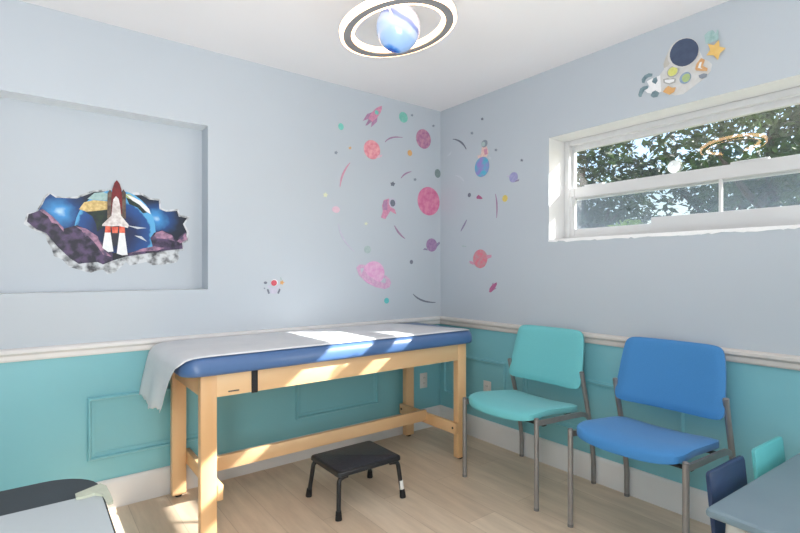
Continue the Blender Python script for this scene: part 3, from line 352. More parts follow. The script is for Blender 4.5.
 ["N","wall_mural_sticker","mural","broken wall mural sticker of a shuttle launching before the earth in the recess",None,[["rubble_edge","rubble",["p",[[-2.583,1.422],[-2.57,1.474],[-2.536,1.485],[-2.516,1.524],[-2.506,1.558],[-2.481,1.587],[-2.458,1.57],[-2.429,1.564],[-2.368,1.575],[-2.333,1.594],[-2.293,1.615],[-2.254,1.62],[-2.169,1.633],[-2.14,1.613],[-2.1,1.622],[-2.072,1.62],[-2.038,1.598],[-1.98,1.595],[-1.98,1.548],[-1.951,1.537],[-1.886,1.549],[-1.879,1.514],[-1.826,1.508],[-1.852,1.464],[-1.83,1.42],[-1.837,1.365],[-1.863,1.353],[-1.857,1.315],[-1.89,1.305],[-1.881,1.277],[-1.896,1.244],[-1.967,1.231],[-2.019,1.227],[-2.05,1.245],[-2.1,1.233],[-2.13,1.225],[-2.149,1.243],[-2.178,1.211],[-2.201,1.187],[-2.235,1.178],[-2.254,1.204],[-2.29,1.195],[-2.308,1.187],[-2.342,1.195],[-2.368,1.206],[-2.401,1.216],[-2.431,1.255],[-2.464,1.271],[-2.473,1.306],[-2.492,1.343],[-2.497,1.376],[-2.536,1.39],[-2.562,1.409]]]],["night_sky","nightsky",["p",[[-2.57,1.435],[-2.564,1.47],[-2.53,1.481],[-2.509,1.524],[-2.497,1.555],[-2.479,1.577],[-2.456,1.56],[-2.368,1.564],[-2.329,1.585],[-2.293,1.605],[-2.254,1.611],[-2.169,1.623],[-2.14,1.604],[-2.074,1.608],[-2.038,1.588],[-1.988,1.585],[-1.986,1.539],[-1.951,1.527],[-1.894,1.536],[-1.886,1.504],[-1.842,1.498],[-1.863,1.463],[-1.843,1.419],[-1.848,1.372],[-1.874,1.357],[-1.87,1.324],[-1.946,1.313],[-1.999,1.298],[-2.05,1.295],[-2.1,1.293],[-2.149,1.273],[-2.212,1.25],[-2.254,1.23],[-2.279,1.242],[-2.333,1.237],[-2.36,1.232],[-2.395,1.258],[-2.45,1.318],[-2.494,1.382],[-2.533,1.399]]]],["earth","earth",["p",[[-2.005,1.41],[-2.008,1.369],[-2.017,1.329],[-2.032,1.295],[-2.052,1.294],[-2.077,1.294],[-2.105,1.293],[-2.136,1.293],[-2.168,1.292],[-2.201,1.291],[-2.234,1.291],[-2.264,1.29],[-2.293,1.289],[-2.319,1.289],[-2.34,1.288],[-2.358,1.288],[-2.371,1.319],[-2.378,1.355],[-2.381,1.392],[-2.378,1.429],[-2.371,1.466],[-2.358,1.501],[-2.34,1.533],[-2.319,1.561],[-2.293,1.585],[-2.264,1.604],[-2.234,1.617],[-2.201,1.624],[-2.168,1.624],[-2.136,1.617],[-2.105,1.603],[-2.077,1.582],[-2.052,1.556],[-2.032,1.524],[-2.017,1.489],[-2.008,1.45]]]],["desert","desert",["p",[[-2.36,1.51],[-2.338,1.547],[-2.297,1.562],[-2.272,1.562],[-2.233,1.561],[-2.233,1.518],[-2.263,1.507],[-2.279,1.506],[-2.324,1.499]]]],["continent","continent",["p",[[-2.333,1.499],[-2.29,1.506],[-2.233,1.518],[-2.233,1.471],[-2.254,1.422],[-2.281,1.399],[-2.286,1.439],[-2.302,1.477]]]],["continent","continent",["p",[[-2.149,1.59],[-2.115,1.59],[-2.075,1.56],[-2.045,1.517],[-2.068,1.51],[-2.095,1.539],[-2.135,1.555]]]],["continent","seagreen",["p",[[-2.324,1.566],[-2.293,1.599],[-2.254,1.607],[-2.233,1.6],[-2.235,1.565],[-2.272,1.564],[-2.297,1.563]]]],["continent","leafgreen",["p",[[-2.159,1.605],[-2.135,1.609],[-2.1,1.586],[-2.11,1.574],[-2.14,1.585],[-2.151,1.59]]]],["cloud_streak","paper",["p",[[-2.151,1.606],[-2.115,1.593],[-2.08,1.576],[-2.038,1.535],[-2.03,1.507],[-2.055,1.522],[-2.085,1.554],[-2.12,1.575]]]],["cloud_streak","palegrey",["p",[[-2.149,1.44],[-2.1,1.435],[-2.05,1.43],[-2.095,1.423]]]],["cloud_streak","palegrey",["p",[[-2.11,1.387],[-2.075,1.384],[-2.048,1.356],[-2.078,1.37]]]],["cloud_bank","murkcloud",["p",[[-2.57,1.435],[-2.564,1.47],[-2.528,1.487],[-2.512,1.499],[-2.471,1.461],[-2.425,1.407],[-2.368,1.428],[-2.324,1.407],[-2.279,1.366],[-2.29,1.377],[-2.254,1.335],[-2.212,1.293],[-2.212,1.25],[-2.254,1.23],[-2.279,1.242],[-2.333,1.237],[-2.36,1.232],[-2.395,1.258],[-2.45,1.318],[-2.494,1.382],[-2.533,1.399]]]],["cloud_crest","pinkcloud",["p",[[-2.522,1.492],[-2.508,1.499],[-2.467,1.463],[-2.425,1.412],[-2.424,1.392],[-2.45,1.429],[-2.473,1.434],[-2.487,1.464]]]],["cloud_crest","pinkcloud",["p",[[-2.377,1.423],[-2.329,1.412],[-2.279,1.375],[-2.272,1.351],[-2.244,1.298],[-2.216,1.271],[-2.254,1.279],[-2.279,1.322],[-2.299,1.35],[-2.322,1.377],[-2.333,1.371],[-2.349,1.404]]]],["cloud_bank","murkcloud",["p",[[-2.149,1.273],[-2.135,1.293],[-2.075,1.313],[-2.021,1.329],[-2.032,1.377],[-2.014,1.406],[-1.975,1.422],[-1.927,1.404],[-1.901,1.372],[-1.85,1.419],[-1.843,1.378],[-1.87,1.357],[-1.866,1.322],[-1.946,1.311],[-2.05,1.292]]]],["cloud_crest","pinkcloud",["p",[[-2.135,1.289],[-2.075,1.316],[-2.014,1.332],[-1.956,1.324],[-1.999,1.307],[-2.07,1.302]]]],["cloud_crest","pinkcloud",["p",[[-2.019,1.377],[-2.004,1.408],[-1.972,1.419],[-1.922,1.395],[-1.908,1.364],[-1.956,1.374]]]],["cloud_crest","pinkcloud",["p",[[-1.897,1.364],[-1.85,1.413],[-1.843,1.375],[-1.879,1.352]]]],["booster","rust",["p",[[-2.235,1.604],[-2.224,1.623],[-2.213,1.606],[-2.213,1.467],[-2.237,1.47]]]],["booster","rust",["p",[[-2.173,1.61],[-2.163,1.631],[-2.151,1.612],[-2.151,1.475],[-2.173,1.47]]]],["fuel_tank","tankred",["p",[[-2.193,1.676],[-2.18,1.658],[-2.172,1.629],[-2.168,1.585],[-2.168,1.497],[-2.22,1.494],[-2.218,1.581],[-2.214,1.625],[-2.205,1.657]]]],["hull_shadow","ink_dark",["p",[[-2.22,1.434],[-2.184,1.436],[-2.186,1.338],[-2.205,1.324],[-2.216,1.337]]]],["nozzle","flame",["p",[[-2.244,1.441],[-2.222,1.443],[-2.222,1.388],[-2.248,1.387]]]],["nozzle","flame",["p",[[-2.182,1.443],[-2.157,1.444],[-2.155,1.389],[-2.182,1.388]]]],["nozzle","flame",["p",[[-2.218,1.428],[-2.186,1.429],[-2.19,1.396],[-2.214,1.395]]]],["exhaust_plume","paper",["p",[[-2.248,1.396],[-2.222,1.397],[-2.209,1.298],[-2.233,1.295],[-2.259,1.316]]]],["exhaust_plume","paper",["p",[[-2.182,1.397],[-2.157,1.398],[-2.143,1.281],[-2.169,1.279],[-2.194,1.288]]]],["orbiter","orbiter",["p",[[-2.197,1.59],[-2.185,1.576],[-2.179,1.546],[-2.174,1.489],[-2.138,1.441],[-2.142,1.425],[-2.186,1.434],[-2.216,1.43],[-2.261,1.43],[-2.257,1.441],[-2.218,1.486],[-2.213,1.549],[-2.209,1.574]]]]]],
]
# ------------------------------------------------------------------ room shell (corner of the two seen walls at the origin)
H = 2.44; XL = -3.25; YF = -4.3; RAIL = .785; ND = .12
NX0, NX1, NZ0, NZ1 = -2.72, -1.759, 1.092, 2.014
def wall_back():
    bm = BM(); y1 = .3
    def v(x0, x1, z0, z1, mi): quad(bm, ((x0,0,z0),(x1,0,z0),(x1,0,z1),(x0,0,z1)), mi)
    v(XL,0,0,RAIL,1)
    v(XL,0,RAIL,NZ0,0); v(XL,0,NZ1,H,0); v(XL,NX0,NZ0,NZ1,0); v(NX1,0,NZ0,NZ1,0)
    quad(bm, ((NX0,ND,NZ0),(NX1,ND,NZ0),(NX1,ND,NZ1),(NX0,ND,NZ1)), 2)
    quad(bm, ((NX0,0,NZ0),(NX1,0,NZ0),(NX1,ND,NZ0),(NX0,ND,NZ0)), 3); quad(bm, ((NX0,0,NZ1),(NX1,0,NZ1),(NX1,ND,NZ1),(NX0,ND,NZ1)), 3)
    quad(bm, ((NX0,0,NZ0),(NX0,ND,NZ0),(NX0,ND,NZ1),(NX0,0,NZ1)), 0); quad(bm, ((NX1,0,NZ0),(NX1,ND,NZ0),(NX1,ND,NZ1),(NX1,0,NZ1)), 0)
    quad(bm, ((XL,y1,0),(.24,y1,0),(.24,y1,H),(XL,y1,H)), 0)
    quad(bm, ((XL,0,H),(0,0,H),(.24,y1,H),(XL,y1,H)), 0); quad(bm, ((XL,0,0),(XL,y1,0),(XL,y1,H),(XL,0,H)), 0)
    return struct('wall_back', bm, ['wall_paint','teal_paint','niche_paint','niche_edge_lit'], smooth=False)
wall_back()
WY0, WY1, WZ0, WZ1, WT = -2.86, -1.0, 1.385, 2.018, .24
def wall_right():
    bm = BM()
    def v(y0, y1, z0, z1, mi, x=0): quad(bm, ((x,y0,z0),(x,y1,z0),(x,y1,z1),(x,y0,z1)), mi)
    v(YF,0,0,RAIL,1); v(YF,0,RAIL,WZ0,0); v(YF,0,WZ1,H,0); v(YF,WY0,WZ0,WZ1,0); v(WY1,0,WZ0,WZ1,0)
    v(YF,.3,0,WZ0,3,WT); v(YF,.3,WZ1,H,3,WT); v(YF,WY0,WZ0,WZ1,3,WT); v(WY1,.3,WZ0,WZ1,3,WT)
    for z in (WZ0, WZ1): quad(bm, ((0,WY0,z),(WT,WY0,z),(WT,WY1,z),(0,WY1,z)), 2)
    for y in (WY0, WY1): quad(bm, ((0,y,WZ0),(WT,y,WZ0),(WT,y,WZ1),(0,y,WZ1)), 2)
    quad(bm, ((0,YF,H),(WT,YF,H),(WT,.3,H),(0,0,H)), 0)
    return struct('wall_right', bm, ['wall_paint','teal_paint','reveal_white','exterior_wall'], smooth=False)
wall_right()
def wall_plain(name, x0, x1, y0, y1):
    bm = BM(); box(bm, x0, x1, y0, y1, 0, RAIL, mi=1); box(bm, x0, x1, y0, y1, RAIL, H, mi=0)
    return struct(name, bm, ['wall_paint','teal_paint'], smooth=False)
wall_plain('wall_left', XL-.15, XL, YF, .3)
wall_plain('wall_front', XL-.15, WT, YF-.15, YF)
bm = BM(); box(bm, XL-.15, .24, YF-.15, .3, -.12, 0); struct('floor', bm, 'vinyl_planks', smooth=False)
bm = BM(); box(bm, XL-.15, .6, YF-.15, .3, H, H+.15); struct('ceiling', bm, 'ceiling_paint', smooth=False)

def profile_run(bm, prof, a, b, axis):
    """sweep a (out, z) profile along a wall; axis 'x' = back wall, 'y' = right wall; mitred at the room corner"""
    def pt(s, o, z): return (s, -o, z) if axis == 'x' else (-o, s, z)
    ra = [bm.verts.new(pt(a, o, z)) for o, z in prof]
    rb = [bm.verts.new(pt(b-o if b == 0 else b, o, z)) for o, z in prof]
    for i in range(len(prof)):
        j = (i+1) % len(prof); bm.faces.new((ra[i], ra[j], rb[j], rb[i]))
    bm.faces.new(ra[::-1]); bm.faces.new(rb)
BASE = [(0,0),(.016,0),(.016,.128),(.012,.140),(.006,.147),(0,.147)]
CHAIR = [(0,.782),(.012,.782),(.016,.79),(.016,.808),(.022,.814),(.03,.82),(.03,.833),(.024,.839),(0,.842)]
for nm, ax, a in (('back','x',XL),('right','y',YF)):
    bm = BM(); profile_run(bm, BASE, a, 0, ax); struct('baseboard_'+nm, bm, 'trim_white', ang=25)
bm = BM(); profile_run(bm, CHAIR, XL, 0, 'x'); struct('trim_1', bm, 'trim_white', ang=25)
bm = BM(); profile_run(bm, CHAIR, YF, 0, 'y'); struct('trim_2', bm, 'rail_taupe', ang=25)
def panel_frame(idx, axis, s0, s1, z0, z1):
    bm = BM(); w = .034; o = .020
    rings = []
    for ins, out in ((0,0),(0,.006),(.006,o),(.013,o),(.018,.006),(w,.004),(w,0)):
        c = ((s0+ins,z0+ins),(s1-ins,z0+ins),(s1-ins,z1-ins),(s0+ins,z1-ins))
        rings.append([bm.verts.new((s,-out,z) if axis == 'x' else (-out,s,z)) for s, z in c])
    for a, b in zip(rings, rings[1:]):
        for k in range(4): bm.faces.new((a[k], a[(k+1)%4], b[(k+1)%4], b[k]))
    struct('trim_%d' % idx, bm, 'teal_paint', smooth=False)
for i, (ax, s0, s1) in enumerate((('x',-2.335,-1.73),('x',-1.225,-.595),('y',-.66,-.055),('y',-1.785,-.805))):
    panel_frame(3+i, ax, s0, s1, .258, .572)

# ------------------------------------------------------------------ window
def frame_ring(bm, y0, y1, z0, z1, wl, wr, wb, wt, x0, x1, bev=.004):
    box(bm, x0, x1, y0, y0+wl, z0, z1, bev); box(bm, x0, x1, y1-wr, y1, z0, z1, bev)
    box(bm, x0, x1, y0+wl, y1-wr, z0, z0+wb, bev); box(bm, x0, x1, y0+wl, y1-wr, z1-wt, z1, bev)
win = bpy.data.objects.new('window_1', None); COL.objects.link(win); win.location = (.18, (WY0+WY1)/2, WZ0); win['kind'] = 'structure'
wl = lambda bm, name, m, par=win, **k: (bm.transform(Matrix.Translation(-Vector(win.location))), link(name, bm, m, par, **k))[1]
bm = BM(); frame_ring(bm, WY0, WY1, WZ0, WZ1, .036, .036, .03, .034, .158, .235); wl(bm, 'window_frame', 'window_vinyl')
ZR = 1.672
bm = BM(); frame_ring(bm, WY0+.03, WY1-.03, ZR-.03, WZ1-.03, .022, .022, .05, .036, .192, .222); sash = wl(bm, 'sash', 'window_vinyl')
bm = BM(); quad(bm, ((.2096,WY0+.05,ZR+.015),(.2096,WY1-.05,ZR+.015),(.2044,WY1-.05,WZ1-.063),(.2044,WY0+.05,WZ1-.063))); wl(bm, 'pane', 'window_glass', sash, smooth=False)
bm = BM(); frame_ring(bm, WY0+.032, WY1-.032, WZ0+.022, ZR+.045, .040, .040, .05, .066, .162, .19)
box(bm, .166, .186, -1.888, -1.874, WZ0+.06, ZR-.02, .002); lower = wl(bm, 'sash', 'window_vinyl')
bm = BM(); quad(bm, ((.176,WY0+.07,WZ0+.065),(.176,WY1-.07,WZ0+.065),(.176,WY1-.07,ZR-.02),(.176,WY0+.07,ZR-.02))); wl(bm, 'pane', 'window_glass', lower, smooth=False)
bm = BM(); quad(bm, ((.226,WY0+.03,WZ0+.02),(.226,WY1-.03,WZ0+.02),(.226,WY1-.03,ZR),(.226,WY0+.03,ZR))); wl(bm, 'insect_screen', 'insect_screen', smooth=False)
bm = BM(); box(bm, .150, .163, WY1-.062, WY1-.04, 1.60, 1.66, .003); wl(bm, 'sash_latch', 'window_vinyl', lower)
bm = BM(); box(bm, .178, .194, -2.08, -1.92, ZR+.045, ZR+.058, .004); box(bm, .178, .194, -1.25, -1.13, ZR+.045, ZR+.056, .004); wl(bm, 'sash_lock', 'window_vinyl', lower)
# rough white paint edge along the foot of the opening
bm = BM(); rr = random.Random(3); top = []; bot = []; y = WY1+.004
while y > WY0:
    top.append((y, WZ0+.006)); bot.append((y, WZ0-.006-rr.random()*.010)); y -= .012+.03*rr.random()
va = [bm.verts.new((-.003, y, z)) for y, z in top]; vb = [bm.verts.new((-.003, y, z)) for y, z in bot]
vc = [bm.verts.new((.0, y, z)) for y, z in top]; vd = [bm.verts.new((.0, y, z)) for y, z in bot]
for i in range(len(va)-1):
    bm.faces.new((va[i], va[i+1], vb[i+1], vb[i])); bm.faces.new((vb[i], vb[i+1], vd[i+1], vd[i])); bm.faces.new((va[i], va[i+1], vc[i+1], vc[i]))
struct('trim_7', bm, 'caulk', smooth=False)
# white bar standing in the window foot, suction disc on the pane
bm = BM(); box(bm, .138, .156, WY0+.02, -1.555, WZ0+.002, WZ0+.103, .004)
tag(link('white_board', bm, 'window_vinyl'), 'long white bar standing along the bottom of the window', 'board')
bm = BM(); PD = Vector((.198, -1.65, 1.757))
lathe(bm, [(.033,0),(.034,.002),(.031,.004),(.022,.006),(.012,.010),(.008,.016)], 28)
bm.transform(Matrix.Translation(PD) @ Matrix.Rotation(-PI/2, 4, 'Y'))
tag(link('suction_disc', bm, 'clear_disc'), 'small round whitish disc stuck on the upper window pane', 'disc')

# ------------------------------------------------------------------ outlets
def outlet(loc, rz, label):
    t = thing('wall_outlet', label, 'outlet', loc, rz, 'electric outlets low on the walls')
    bm = BM(); box(bm, -.035, .035, -.006, 0, -.057, .057, .003); link('cover_plate', bm, 'outlet_white', t)
    for s in (-1, 1):
        bm = BM(); lathe(bm, [(.017,0),(.017,.0015),(.016,.0025)], 20); bm.transform(Matrix.Translation((0,-.006,s*.02)) @ Matrix.Rotation(PI/2, 4, 'X'))
        so = link('socket', bm, 'outlet_white', t)
        bm = BM()
        for dx in (-.006, .006): box(bm, dx-.001, dx+.001, -.0096, -.0084, s*.02-.003, s*.02+.006)
        link('slot', bm, 'outlet_slot', so, smooth=False)
    return t
outlet((-.175,-.0002,.362), 0, 'pale electric outlet on the wall behind the examination table')
outlet((-.0002,-.492,.366), -PI/2, 'pale electric outlet on the window wall behind the teal chair')

# ------------------------------------------------------------------ wall stickers
NORM = {'A': ('x', 0., -1), 'B': ('y', 0., -1), 'N': ('x', ND, -1)}
def sticker_mesh(wall, shape, depth, centre, back=None):
    ax, base, sg = NORM[wall]; bm = BM()
    if shape[0] == 'e':
        _, cx, cz, rx, rz = shape; n = 28 if rx > .02 else 16
        pts = [(cx+rx*math.cos(2*PI*k/n), cz+rz*math.sin(2*PI*k/n)) for k in range(n)]
    else: pts = shape[1]
    d = -depth
    P = [((s, base+d, z) if ax == 'x' else (base+d, s, z)) for s, z in pts]
    bm.faces.new([bm.verts.new(Vector(p)-centre) for p in P])
    if back is not None:                                # the glued base sheet reaches the plaster
        lo = [bm.verts.new(v.co+Vector((0, depth+back, 0) if ax == 'x' else (depth+back, 0, 0))) for v in list(bm.verts)]
        bm.verts.ensure_lookup_table(); m = len(lo)
        for k in range(m): bm.faces.new((bm.verts[k], bm.verts[(k+1)%m], lo[(k+1)%m], lo[k]))
    return bm
def shape_centre(shape):
    if shape[0] == 'e': return shape[1], shape[2]
    return sum(p[0] for p in shape[1])/len(shape[1]), sum(p[1] for p in shape[1])/len(shape[1])
for wall, name, cat, label, group, parts in STICKERS:
    s, z = shape_centre(parts[0][2]); ax, base, sg = NORM[wall]
    c = Vector((s, base-.0006, z)) if ax == 'x' else Vector((base-.0006, s, z))
    if parts[0][0] is None:
        o = link(name, sticker_mesh(wall, parts[0][2], .0012, c, .0006), 'ink_'+parts[0][1], loc=c, smooth=False); tag(o, label, cat, group)
    else:
        t = thing(name, label, cat, c, 0, group)
        for k, (pn, m, sh) in enumerate(parts):
            link(pn, sticker_mesh(wall, sh, .0012+.0005*k, c, .0006 if k == 0 else None), 'ink_'+m, t, smooth=False)

# ------------------------------------------------------------------ examination table
TX0, TX1, TY0, TY1 = -1.965, -.338, -.62, -.045
et = thing('examination_table', 'long maple examination table with blue padded top against the wall', 'examination table', (-1.16,-.33,0))
el = lambda bm, name, m, par=et, **k: (bm.transform(Matrix.Translation((1.16,.33,0))), link(name, bm, m, par, **k))[1]
LW, LD = .070, .045
for x0 in (TX0, TX1-LW):
    for y0 in (TY0, TY1-LD):
        bm = BM(); box(bm, x0, x0+LW, y0, y0+LD, .012, .735, .003); leg = el(bm, 'leg', 'maple')
        bm = BM(); lathe(bm, [(.016,0),(.018,.002),(.018,.012),(.012,.013)], 16, (x0+LW/2, y0+LD/2, 0)); el(bm, 'foot', 'rubber', leg)
AZ = .632
for y0 in (TY0+.003, TY1-.028):
    bm = BM(); box(bm, TX0+LW-.002, TX1-LW+.002, y0, y0+.025, AZ, .733, .002); el(bm, 'apron', 'maple_long')
for x0 in (TX0+.012, TX1-.037):
    bm = BM(); box(bm, x0, x0+.025, TY0+LD-.002, TY1-LD+.002, AZ, .733, .002); el(bm, 'apron', 'maple')
for x0 in (TX0+LW, TX1-LW-.028):
    bm = BM(); box(bm, x0, x0+.028, TY0-.002, TY1+.002, .168, .238, .004); cr = el(bm, 'cross_stretcher', 'maple')
    for y in (TY0+.022, TY1-.022):
        bm = BM(); xo = x0 if x0 > -1 else x0+.028; sg = -1 if x0 > -1 else 1
        lathe(bm, [(.007,0),(.007,.003),(.004,.005)], 12); bm.transform(Matrix.Translation((xo,y,.205)) @ Matrix.Rotation(sg*PI/2, 4, 'Y')); el(bm, 'bolt', 'bolt_dark', cr)
bm = BM(); box(bm, TX0+LW+.026, TX1-LW-.026, -.345, -.317, .19, .262, .004); el(bm, 'long_stretcher', 'maple_long')
bm = BM(); box(bm, -1.93, -.38, -.60, -.06, .725, .737, .002); el(bm, 'deck', 'maple_long')
CX0, CX1, CY0, CY1 = -2.048, -.270, -.655, -.03
bm = BM(); slab(bm, CX0, CX1, CY0, CY1, .085, [(.026,.735),(.008,.737),(.001,.744),(0,.756),(.001,.776),(.006,.794),(.015,.807),(.028,.815),(.045,.819),(.085,.821)], 10)
el(bm, 'cushion', 'vinyl_blue', ang=50)
bm = BM(); box(bm, -1.738, -1.708, TY0-.001, TY0+.003, .628, .742, .001); el(bm, 'strap', 'strap_black')
bm = BM(); box(bm, -1.845, -1.795, TY0+.0015, TY0+.0035, .648, .654, .0005); el(bm, 'slot', 'outlet_slot', smooth=False)
bm = BM(); box(bm, TX1-.001, TX1+.02, -.56, -.525, .665, .74, .004); tube(bm, bend([(TX1+.018,-.542,.735),(TX1+.026,-.542,.70),(TX1+.006,-.542,.672)], .02), .006, 8); el(bm, 'clip', 'strap_black')

# exam paper draped over the cushion and off its far left end
bm = BM()
path = [(-.318,.8232),(-.45,.8235),(-.8,.8235),(-1.2,.8235),(-1.6,.8235),(-1.9,.8235),(-1.96,.8232),(-2.0,.821),(-2.03,.814),(-2.052,.800),(-2.066,.776),(-2.073,.742),(-2.078,.706),(-2.084,.67),(-2.09,.63),(-2.094,.595),(-2.096,.572),(-2.097,.556),(-2.098,.54)]
NYP = 26; grid = []; rr = random.Random(11)
for i, (px, pz) in enumerate(path):
    row = []
    f = max(0, (i-9)/(len(path)-10))
    for j in range(NYP+1):
        v = j/NYP
        yf = -.634+.05*min(1,f*3)+.13*f; yb = -.05+.022*min(1, f*2)
        y = yf+(yb-yf)*v
        x, z = px, pz
        if i < 2: x = px-.2*v*(1 if i == 0 else .45)
        if f == 0 and y < -.606: z -= .22*(-.606-y)
        if f == 0: z += .0012*math.sin(9*x+5*y)**2
        if f > 0:
            z += (.075*max(0, .5-v)+(-.014*math.sin(v*9+1)+(.018 if v > .8 else 0)+.010*rr.uniform(-1,1)))*f**2
            if i >= len(path)-3: z -= .028*max(0, 1-abs(v-.42)/.14)
            x += .012*math.sin(v*11)*f
        row.append(bm.verts.new((x, y, z)))
    grid.append(row)
for a, b in zip(grid, grid[1:]):
    for j in range(NYP): bm.faces.new((a[j], a[j+1], b[j+1], b[j]))
ep = link('exam_paper', bm, 'exam_paper', ang=60); tag(ep, 'white crinkled paper sheet over the blue examination cushion', 'paper')
sol = ep.modifiers.new('thick', 'SOLIDIFY'); sol.thickness = .0012; sol.offset = 1

# ------------------------------------------------------------------ step stool
st = thing('step_stool', 'low black step stool in front of the examination table', 'step stool', (-1.186,-.648,0))
bm = BM(); slab(bm, -.192, .192, -.152, .152, .022, [(.004,.196),(0,.199),(0,.212),(.003,.218),(.008,.2205)], 5); link('step_top', bm, 'stool_black', st)
bm = BM(); slab(bm, -.178, .178, -.138, .138, .014, [(0,.2203),(.001,.2225),(.003,.2235)], 4); link('tread', bm, 'stool_pad', st)
for sx in (-1, 1):
    bm = BM(); tube(bm, [(sx*.172,-.13,.194),(sx*.172,.13,.194)], .009, 10); link('side_bar', bm, 'stool_black', st)
    for sy in (-1, 1):
        bm = BM(); tube(bm, bend([(sx*.13,sy*.128,.19),(sx*.178,sy*.132,.186),(sx*.194,sy*.155,.01)], .035, 6), .0115, 12); lg = link('leg', bm, 'stool_black', st)
        bm = BM(); tube(bm, [(sx*.1925,sy*.1525,.042),(sx*.1945,sy*.1565,.004),(sx*.1947,sy*.157,0)], [.0135,.0165,.0155], 14); link('rubber_foot', bm, 'rubber', lg)
        if sx == 1 and sy == -1:
            bm = BM(); a = [(.2045,-.1435,.085),(.2055,-.1565,.085),(.208,-.1585,.036),(.207,-.1455,.036)]
            tube(bm, [(.1882,-.1462,.09),(.1915,-.151,.045)], .0122, 12); o = link('tag', bm, 'white_tag', lg); o['label'] = 'white tag on the stool leg'

# ------------------------------------------------------------------ side chairs (front towards -x)
def make_chair(name, label, fabric, y):
    t = thing(name, label, 'chair', (-.30, y, 0), 0, 'upholstered side chairs along the window wall')
    HW = .252
    def pad(fn, nu, nv, name, par, m):
        bm = BM(); top = [[bm.verts.new(fn(u/nu*2-1, v/nv*2-1, 1)) for u in range(nu+1)] for v in range(nv+1)]
        bot = [[bm.verts.new(fn(u/nu*2-1, v/nv*2-1, -1)) for u in range(nu+1)] for v in range(nv+1)]
        for v in range(nv):
            for u in range(nu):
                bm.faces.new((top[v][u], top[v][u+1], top[v+1][u+1], top[v+1][u])); bm.faces.new((bot[v][u], bot[v+1][u], bot[v+1][u+1], bot[v][u+1]))
        for u in range(nu):
            bm.faces.new((top[0][u], bot[0][u], bot[0][u+1], top[0][u+1])); bm.faces.new((top[nv][u], top[nv][u+1], bot[nv][u+1], bot[nv][u]))
        for v in range(nv):
            bm.faces.new((top[v][0], top[v+1][0], bot[v+1][0], bot[v][0])); bm.faces.new((top[v][nu], bot[v][nu], bot[v+1][nu], top[v+1][nu]))
        o = link(name, bm, m, par, ang=70); return o
    def sq(u, v, e):                                    # square -> superellipse
        k = (abs(u)**e+abs(v)**e)**(1/e); mxx = max(abs(u), abs(v))
        return (u*mxx/k, v*mxx/k) if k else (0, 0)
    def edge(u, v): return max(0., 1-max(abs(u), abs(v))**7)
    def seat(u, v, s):                                  # u: across (y), v: front(-1) to rear(+1) (x)
        a, b = sq(u, v, 7)
        yy = a*.243*(1-.04*(b+1)/2); xx = -.033+b*.227
        if b < 0: xx -= .032*(1-a*a)*(-b)               # bowed front edge
        z = .438-.022*b-.034*max(0, -b-.45)**1.4*1.5+.018*abs(a)**2.5
        th = .014+.013*edge(u, v)**.6
        return (xx, yy, z+s*th)
    pad(seat, 22, 22, 'seat', t, fabric)
    def back(u, v, s):                                  # u across (y), v bottom..top
        a, b = sq(u, v, 11)
        wdt = .252-.021*(b+1)/2-.010*max(0, b)**2
        zz = .699+b*.160; xx = .182+.040*b+.020*(1-a*a)-.006*b*b
        th = .006+.013*edge(u, v)**.6
        return (xx-s*th, a*wdt, zz+s*th*.12)
    pad(back, 22, 18, 'backrest', t, fabric)
    for s in (-1, 1):
        bm = BM(); tube(bm, [(-.245,s*HW,.006),(-.245,s*HW,.452)], .0125, 14); fl = link('leg', bm, 'chair_metal', t)
        bm = BM(); tube(bm, [(-.245,s*HW,.452),(-.245,s*HW,.457),(-.245,s*HW,.460)], [.0128,.0122,.007], 14); link('end_cap', bm, 'cap_grey', fl)
        bm = BM(); tube(bm, [(-.245,s*HW,0),(-.245,s*HW,.014)], .0132, 14); link('foot_cap', bm, 'cap_grey', fl)
        bm = BM(); tube(bm, bend([(.150,s*HW,.640),(.178,s*HW,.53),(.222,s*HW,.385),(.262,s*HW,.17),(.268,s*HW,.12),(.268,s*HW,.006)], .05, 5), .0128, 12); rl = link('leg', bm, 'chair_metal', t)
        bm = BM(); tube(bm, [(.150,s*HW,.640),(.1495,s*HW,.643)], [.0128,.008], 12); link('end_cap', bm, 'cap_grey', rl)
        bm = BM(); tube(bm, [(.268,s*HW,0),(.268,s*HW,.014)], .0135, 14); link('foot_cap', bm, 'cap_grey', rl)
        bm = BM()
        pr = [(-.238,.434),(-.10,.426),(.06,.418),(.15,.411),(.190,.399),(.214,.382)]
        w0 = .006
        va = [[bm.verts.new((x, s*HW+dy, z+dz)) for dy, dz in ((-w0,-.014),(w0,-.014),(w0,.012),(-w0,.012))] for x, z in pr]
        for a, b in zip(va, va[1:]):
            for k in range(4): bm.faces.new((a[k], a[(k+1)%4], b[(k+1)%4], b[k]))
        bm.faces.new(va[0][::-1]); bm.faces.new(va[-1]); link('side_rail', bm, 'chair_metal', t)
        bm = BM(); tube(bm, [(.158,s*(HW-.004),.60),(.172,s*(HW-.05),.60)], .008, 8); link('back_bracket', bm, 'frame_black', t)
    bm = BM()
    for x in (-.17, .10): box(bm, x-.014, x+.014, -HW+.004, HW-.004, .404, .414, .002)
    box(bm, -.19, .13, -.16, -.13, .412, .43, .002); box(bm, -.19, .13, .13, .16, .412, .43, .002)
    link('under_frame', bm, 'frame_black', t)
    return t
make_chair('side_chair', 'teal upholstered side chair with grey metal legs beside the examination table', 'fabric_teal', -1.067)
make_chair('side_chair', 'bright blue upholstered side chair with grey metal legs under the window', 'fabric_blue', -1.763)

